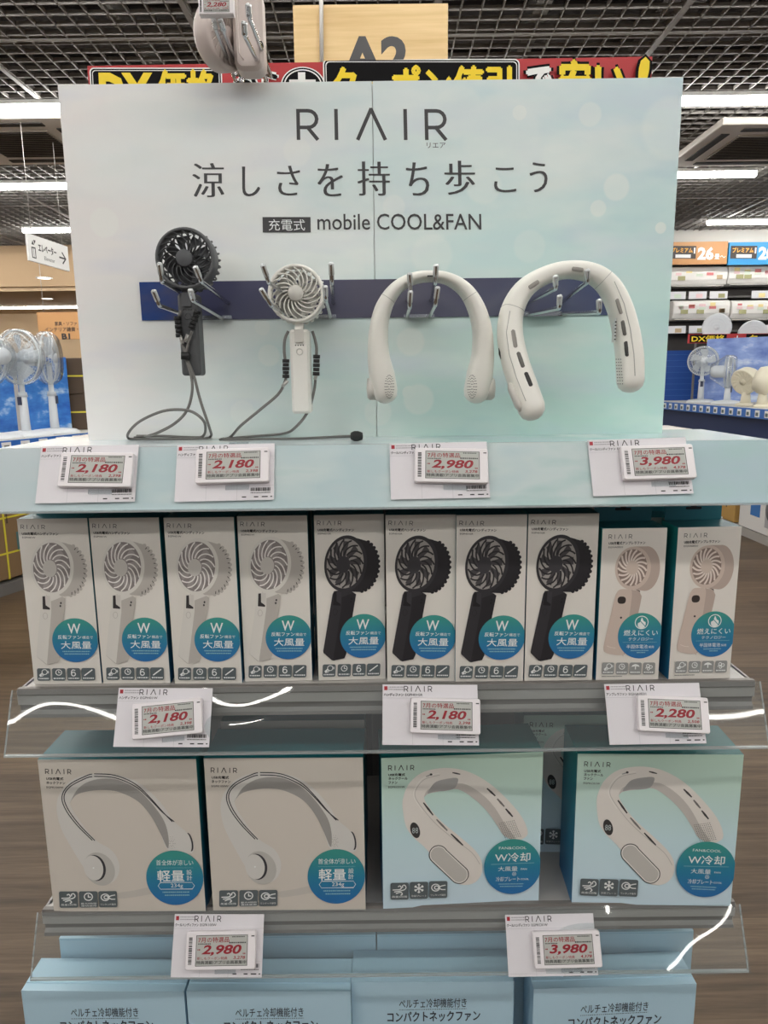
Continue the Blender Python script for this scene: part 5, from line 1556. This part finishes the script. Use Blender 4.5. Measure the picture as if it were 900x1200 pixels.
for i, (y_, w_, h_, c_, lb) in enumerate(((8.35, .5, .40, (150, 146, 142), 'grey-brown carton farthest along the floor under the right fan shelf'), (7.72, .62, .42, (176, 140, 98), 'brown carton with a pale round mark under the right fan shelf'), (6.95, .72, .42, (186, 148, 84), 'brown carton with yellow strap under the right fan shelf'), (6.1, .8, .45, (226, 224, 222), 'white printed carton at the right edge on the floor'))):
    t = thing('shipping_carton', lb, 'carton', (XR + .25, y_, .085), group='cartons under the right fan shelf')
    b = MB(); b.box((0, 0, h_ / 2), (.5, w_, h_), mat(c_, .6)); bd_ = b.build('body', t, bevel=.006)
    b = MB()
    if i == 3:
        b.box((-.251, .12, h_ * .55), (.003, .16, h_ * .5), mat((60, 120, 190), .5)); b.box((-.251, -.15, h_ * .5), (.003, .2, h_ * .7), mat((176, 174, 178), .5)); b.lathe([(0, -.002), (.1, -.002), (.1, .001)], mat((120, 120, 126), .5), 20, M.Translation((-.252, -.15, h_ * .5)) @ M.Rotation(-PI / 2, 4, 'Z'))
    elif i == 2:
        b.box((0, 0, h_ * .62), (.506, w_ + .006, .02), mat((226, 208, 50), .5))
        for j in range(4): b.box((-.252, -.2 + j * .13, h_ * .5), (.003, .02, h_ * .4), brown_d)
    elif i == 1: b.lathe([(0, -.002), (.11, -.002), (.11, .001)], mat((200, 178, 150), .6), 24, M.Translation((-.251, 0, h_ * .55)) @ M.Rotation(-PI / 2, 4, 'Z'))
    else: b.box((0, 0, h_ * .7), (.506, w_ + .006, .018), mat((226, 208, 50), .5))
    b.build('printed_mark', bd_)
f2 = ped_fan('pedestal_fan', 'small white electric fan at right with its round cage facing the aisle', hgt=.45, hr=.155, group='electric fans on the right shelf')
def on_r(px, X):
    d = ray(px, 480); return (X, d.y * X / d.x, ZR + .002)
place(f2, on_r(820, 3.52), (0, 0, R(-20)))
f3 = ped_fan('pedestal_fan', 'white electric fan at right tipped forward behind the cream circulators', hgt=.33, hr=.16, group='electric fans on the right shelf')
place(f3, on_r(851, 3.56), (0, 0, R(60)))
crm = mat((222, 216, 196), .45); crm2 = mat((198, 192, 172), .5)
def circulator(label):
    t = thing('air_circulator', label, 'air circulator', (0, 0, 0), group='cream air circulators on the right shelf')
    Xc = M.Translation((0, 0, .24)) @ M.Rotation(R(18), 4, 'X')
    b = MB(); b.lathe([(.10, -.055), (.118, -.062), (.128, -.05), (.125, .03), (.1, .08), (.04, .1), (0, .1)], crm, 32, Xc); b.build('drum', t)
    b = MB(); b.lathe([(0, -.03), (.1, -.035), (.1, -.03)], crm2, 28, Xc); spk = []
    for k_ in range(16):
        a = 2 * PI * k_ / 16; b.sweep([Xc @ V((.025 * math.cos(a), -.05, .025 * math.sin(a))), Xc @ V((.07 * math.cos(a + .3), -.056, .07 * math.sin(a + .3))), Xc @ V((.112 * math.cos(a + .5), -.055, .112 * math.sin(a + .5)))], .0035, m=crm, n=5)
    b.build('grille', t)
    b = MB(); b.lathe([(0, -.062), (.03, -.06), (.03, -.045)], crm2, 20, Xc); b.build('hub', t)
    b = MB(); b.sweep([(0, .01, .02), (0, .01, .14)], [.05, .035], m=crm, n=16); b.lathe([(0, 0), (.085, 0), (.085, -.015), (.06, -.03), (0, -.03)], crm, 28, M.Rotation(-PI / 2, 4, 'X')); b.build('stand', t)
    return t
g1 = circulator('cream air circulator at right facing the aisle, nearer the middle of the shelf'); place(g1, on_r(872, 3.48), (0, 0, R(-62)))
o = copy_tree(g1); place(o, on_r(894, 3.46), (0, 0, R(62)), 'cream air circulator at the right edge turned toward the other one')
# blue poster and mini banner over the right shelf
p = at(862, 472, 7.0)
t = thing('poster_board', 'large pale blue sky poster leaning over the right fan shelf', 'poster', tuple(at(824, 470, 8.25).xy) + (ZR + .002,), (0, 0, R(-38)))
b = MB(); b.box((.36, 0, .35), (.72, .01, .70), NT('x').m); 
k = NT('pale_sky_print', .3, .5); co = k.coord(); n = k.noise(co, 3, 4, .6, (1, 1, 2)); ps = k.color(k.ramp(n, [(.35, (92, 118, 190)), (.55, (140, 164, 218)), (.7, (214, 224, 240))]))
b.mats[0] = ps; b.build('board', t)
t = thing('sale_banner', 'small red sale banner with yellow letters on black over the right fan shelf', 'banner', (XR + .27, 8.3, ZR + .66))
b = MB(); b.box((.75, 0, .05), (1.7, .012, .10), red_b); bd_ = b.build('board', t)
P = Print([(0, 0), (170, 0), (170, 10), (0, 10)], 1.7, .10)
P.rect(2, .5, 44, 9.5, blk_b); P.text('DX価格', 4, 1.2, 42, 8.8, yel, .03); P.text('＋', 52, 2, 60, 8, wb, .05); P.rect(66, .5, 150, 9.5, blk_b); P.text('クーポン値引', 68, 1.2, 148, 8.8, yel, .03)
b = MB(); P.to(b, None, -.1, -.006, 0, .0003); b.build('lettering', bd_)
b = MB()
for x_ in (0.0, 1.5): b.box((x_, .02, -.3), (.02, .02, .72), steel_d)
b.build('post', t)
# two ceiling-facing round fans on top of the display
for px, py, lb in ((840, 384, 'round white circulator head peeping over the small banner'), (882, 392, 'second round white circulator head over the small banner, at the right edge')):
    p = at(px, py, 8.4)
    t = thing('round_fan', lb, 'electric fan', tuple(p), (0, 0, R(-24)), 'round fans over the small banner')
    b = MB(); b.lathe([(.13, -.02), (.15, -.03), (.16, -.01), (.16, .04), (.1, .07), (0, .07)], fw, 32); b.build('drum', t)
    b = MB(); b.lathe([(0, -.01), (.13, -.012), (.13, -.005)], fw2, 28)
    for rr in (.04, .07, .1): b.lathe([(rr - .004, -.026), (rr + .004, -.026), (rr + .004, -.018), (rr - .004, -.018)], fw, 28, closed=True)
    b.lathe([(0, -.04), (.03, -.036), (.03, -.01)], fw, 20); b.build('grille', t)
    b = MB(); b.sweep([(0, .03, -.12), (0, .03, -(p.z - ZR) + .004)], .02, m=fw, n=12); b.build('pole', t)
# ---- wall of room air conditioners at far right
YW_ = 9.15
def ac_unit(label):
    t = thing('air_conditioner', label, 'air conditioner', (0, 0, 0), group='room air conditioners on the right wall')
    b = MB()
    prof = [(.0, .245), (-.16, .245), (-.205, .23), (-.22, .17), (-.215, .085), (-.19, .025), (-.12, .0), (0, 0)]
    L = .355
    vs = [(-L, y_, z_) for y_, z_ in prof] + [(-L + .0, y_, z_) for y_, z_ in []] + [(L, y_, z_) for y_, z_ in prof]
    n_ = len(prof)
    b.add(vs, [[i, (i + 1) % n_, n_ + (i + 1) % n_, n_ + i] for i in range(n_)] + [list(range(n_ - 1, -1, -1)), list(range(n_, 2 * n_))], mat((232, 230, 226), .35)); bd = b.build('casing', t, bevel=.015)
    b = MB(); b.box((0, -.2, .075), (.68, .02, .006), mat((160, 158, 154), .5)); b.box((0, -.15, .01), (.64, .08, .012), mat((196, 194, 190), .5)); b.build('louvre', bd)
    return t, bd
stk = [mat(c, .5) for c in ((236, 206, 208), (240, 222, 160), (212, 224, 208), (220, 130, 132), (166, 164, 120), (196, 174, 140))]
ac0, bd0 = ac_unit('x')
acs = []
def put_ac(px0, py, lb, first=False):
    o = ac0 if first else copy_tree(ac0)
    p = at(px0, py, YW_); place(o, (p.x, YW_ + .2, p.z), (0, 0, 0), lb); return o, p
rd = random.Random(3)
specs = [((818, 336), 'white room air conditioner, upper left, under the orange sign'), ((886, 334), 'white room air conditioner, upper right, under the blue sign'), ((821, 375), 'white room air conditioner, lower left, behind the round fan heads'), ((889, 375), 'white room air conditioner, lower right, above the small banner')]
for i, (c_, lb) in enumerate(specs):
    o, p = put_ac(*c_, lb, i == 0)
    # promotional stickers on the front cover
    for j in range(4):
        b = MB(); b.box((-.26 + j * .13, -.2235, .165 + rd.uniform(-.03, .03)), (rd.uniform(.05, .085), .002, rd.uniform(.02, .05)), stk[(j + i) % 4]); b.build('sticker', o)
    b = MB(); b.box((-.22 + i * .1, -.2225, .1), (.09, .003, .05), stk[4]); b.build('sticker', o)
    b = MB(); b.box((.25, -.2225, .11), (.07, .003, .05), stk[5]); b.build('sticker', o)
for py, lb in ((354, 'strip of price cards below the upper air conditioners'), (394, 'strip of price cards below the lower air conditioners')):
    p = at(800, py, YW_)
    t = thing('card_strip', lb, 'price card strip', (p.x, YW_, p.z), group='price card strips on the right wall')
    b = MB(); b.box((1.1, .1, .06), (2.6, .2, .02), mat((90, 88, 86), .5)); b.build('ledge', t)
    for j in range(9):
        if j % 4 == 3: continue
        b = MB(); b.box((-.08 + j * .26, -.005, .08), (.22, .006, .09), mat((222, 222, 226), .5)); b.box((-.08 + j * .26 + rd.uniform(-.05, .05), -.009, .07), (.08, .003, .05), rd.choice(stk + [mat((140, 140, 150), .5)])); b.build('card', t)
b = MB(); b.box((4.9, 9.42, 2.0), (3.2, .03, 2.3), mat((62, 58, 56), .6)); tag(b.build('display_wall_panel'), 'dark backing panel behind the room air conditioners at far right', 'wall panel')
for (x0, x1, col, num, lb) in ((755, 852, (196, 142, 88), '26', 'orange-brown sign reading 26 above the air conditioners'), (853, 952, (44, 146, 204), '20', 'blue sign reading 20 above the air conditioners at right')):
    q = [(x0, 284), (x1, 282.5), (x1, 309), (x0, 310.5)]
    A, B, Cc, D = [at(x_, y_, YW_ - .13) for x_, y_ in q]
    W, H = B.x - A.x, A.z - D.z
    t = thing('category_sign', lb, 'sign', tuple(D), group='size signs over the air conditioners')
    b = MB(); b.box((W / 2, .015, H / 2), (W, .03, H), mat(col, .45)); bd_ = b.build('board', t)
    P = Print(q, W, H)
    o_ = x0 - 853 if num == '20' else x0 - 786 + 0
    bx = 855 if num == '20' else 784
    P.rect(bx, 288, bx + 31, 303, mat((52, 44, 42), .5)); P.text('プレミアム', bx + 2, 290, bx + 27, 296, mat((238, 176, 60), .5), .03); P.rect(bx + 7, 298, bx + 25, 302, wb); P.rect(bx + 28.3, 290, bx + 30, 297, wb)
    nx = bx + 33
    P.text(num, nx, 289, nx + 19, 304.5, wb, .05); P.text('畳', nx + 20, 297, nx + 26, 303.5, wb, .03); P.text('〜', nx + 26.5, 299, nx + 33, 302, wb, .03)
    b = MB(); P.to(b, None, 0, 0, 0, .0004); b.build('lettering', bd_)
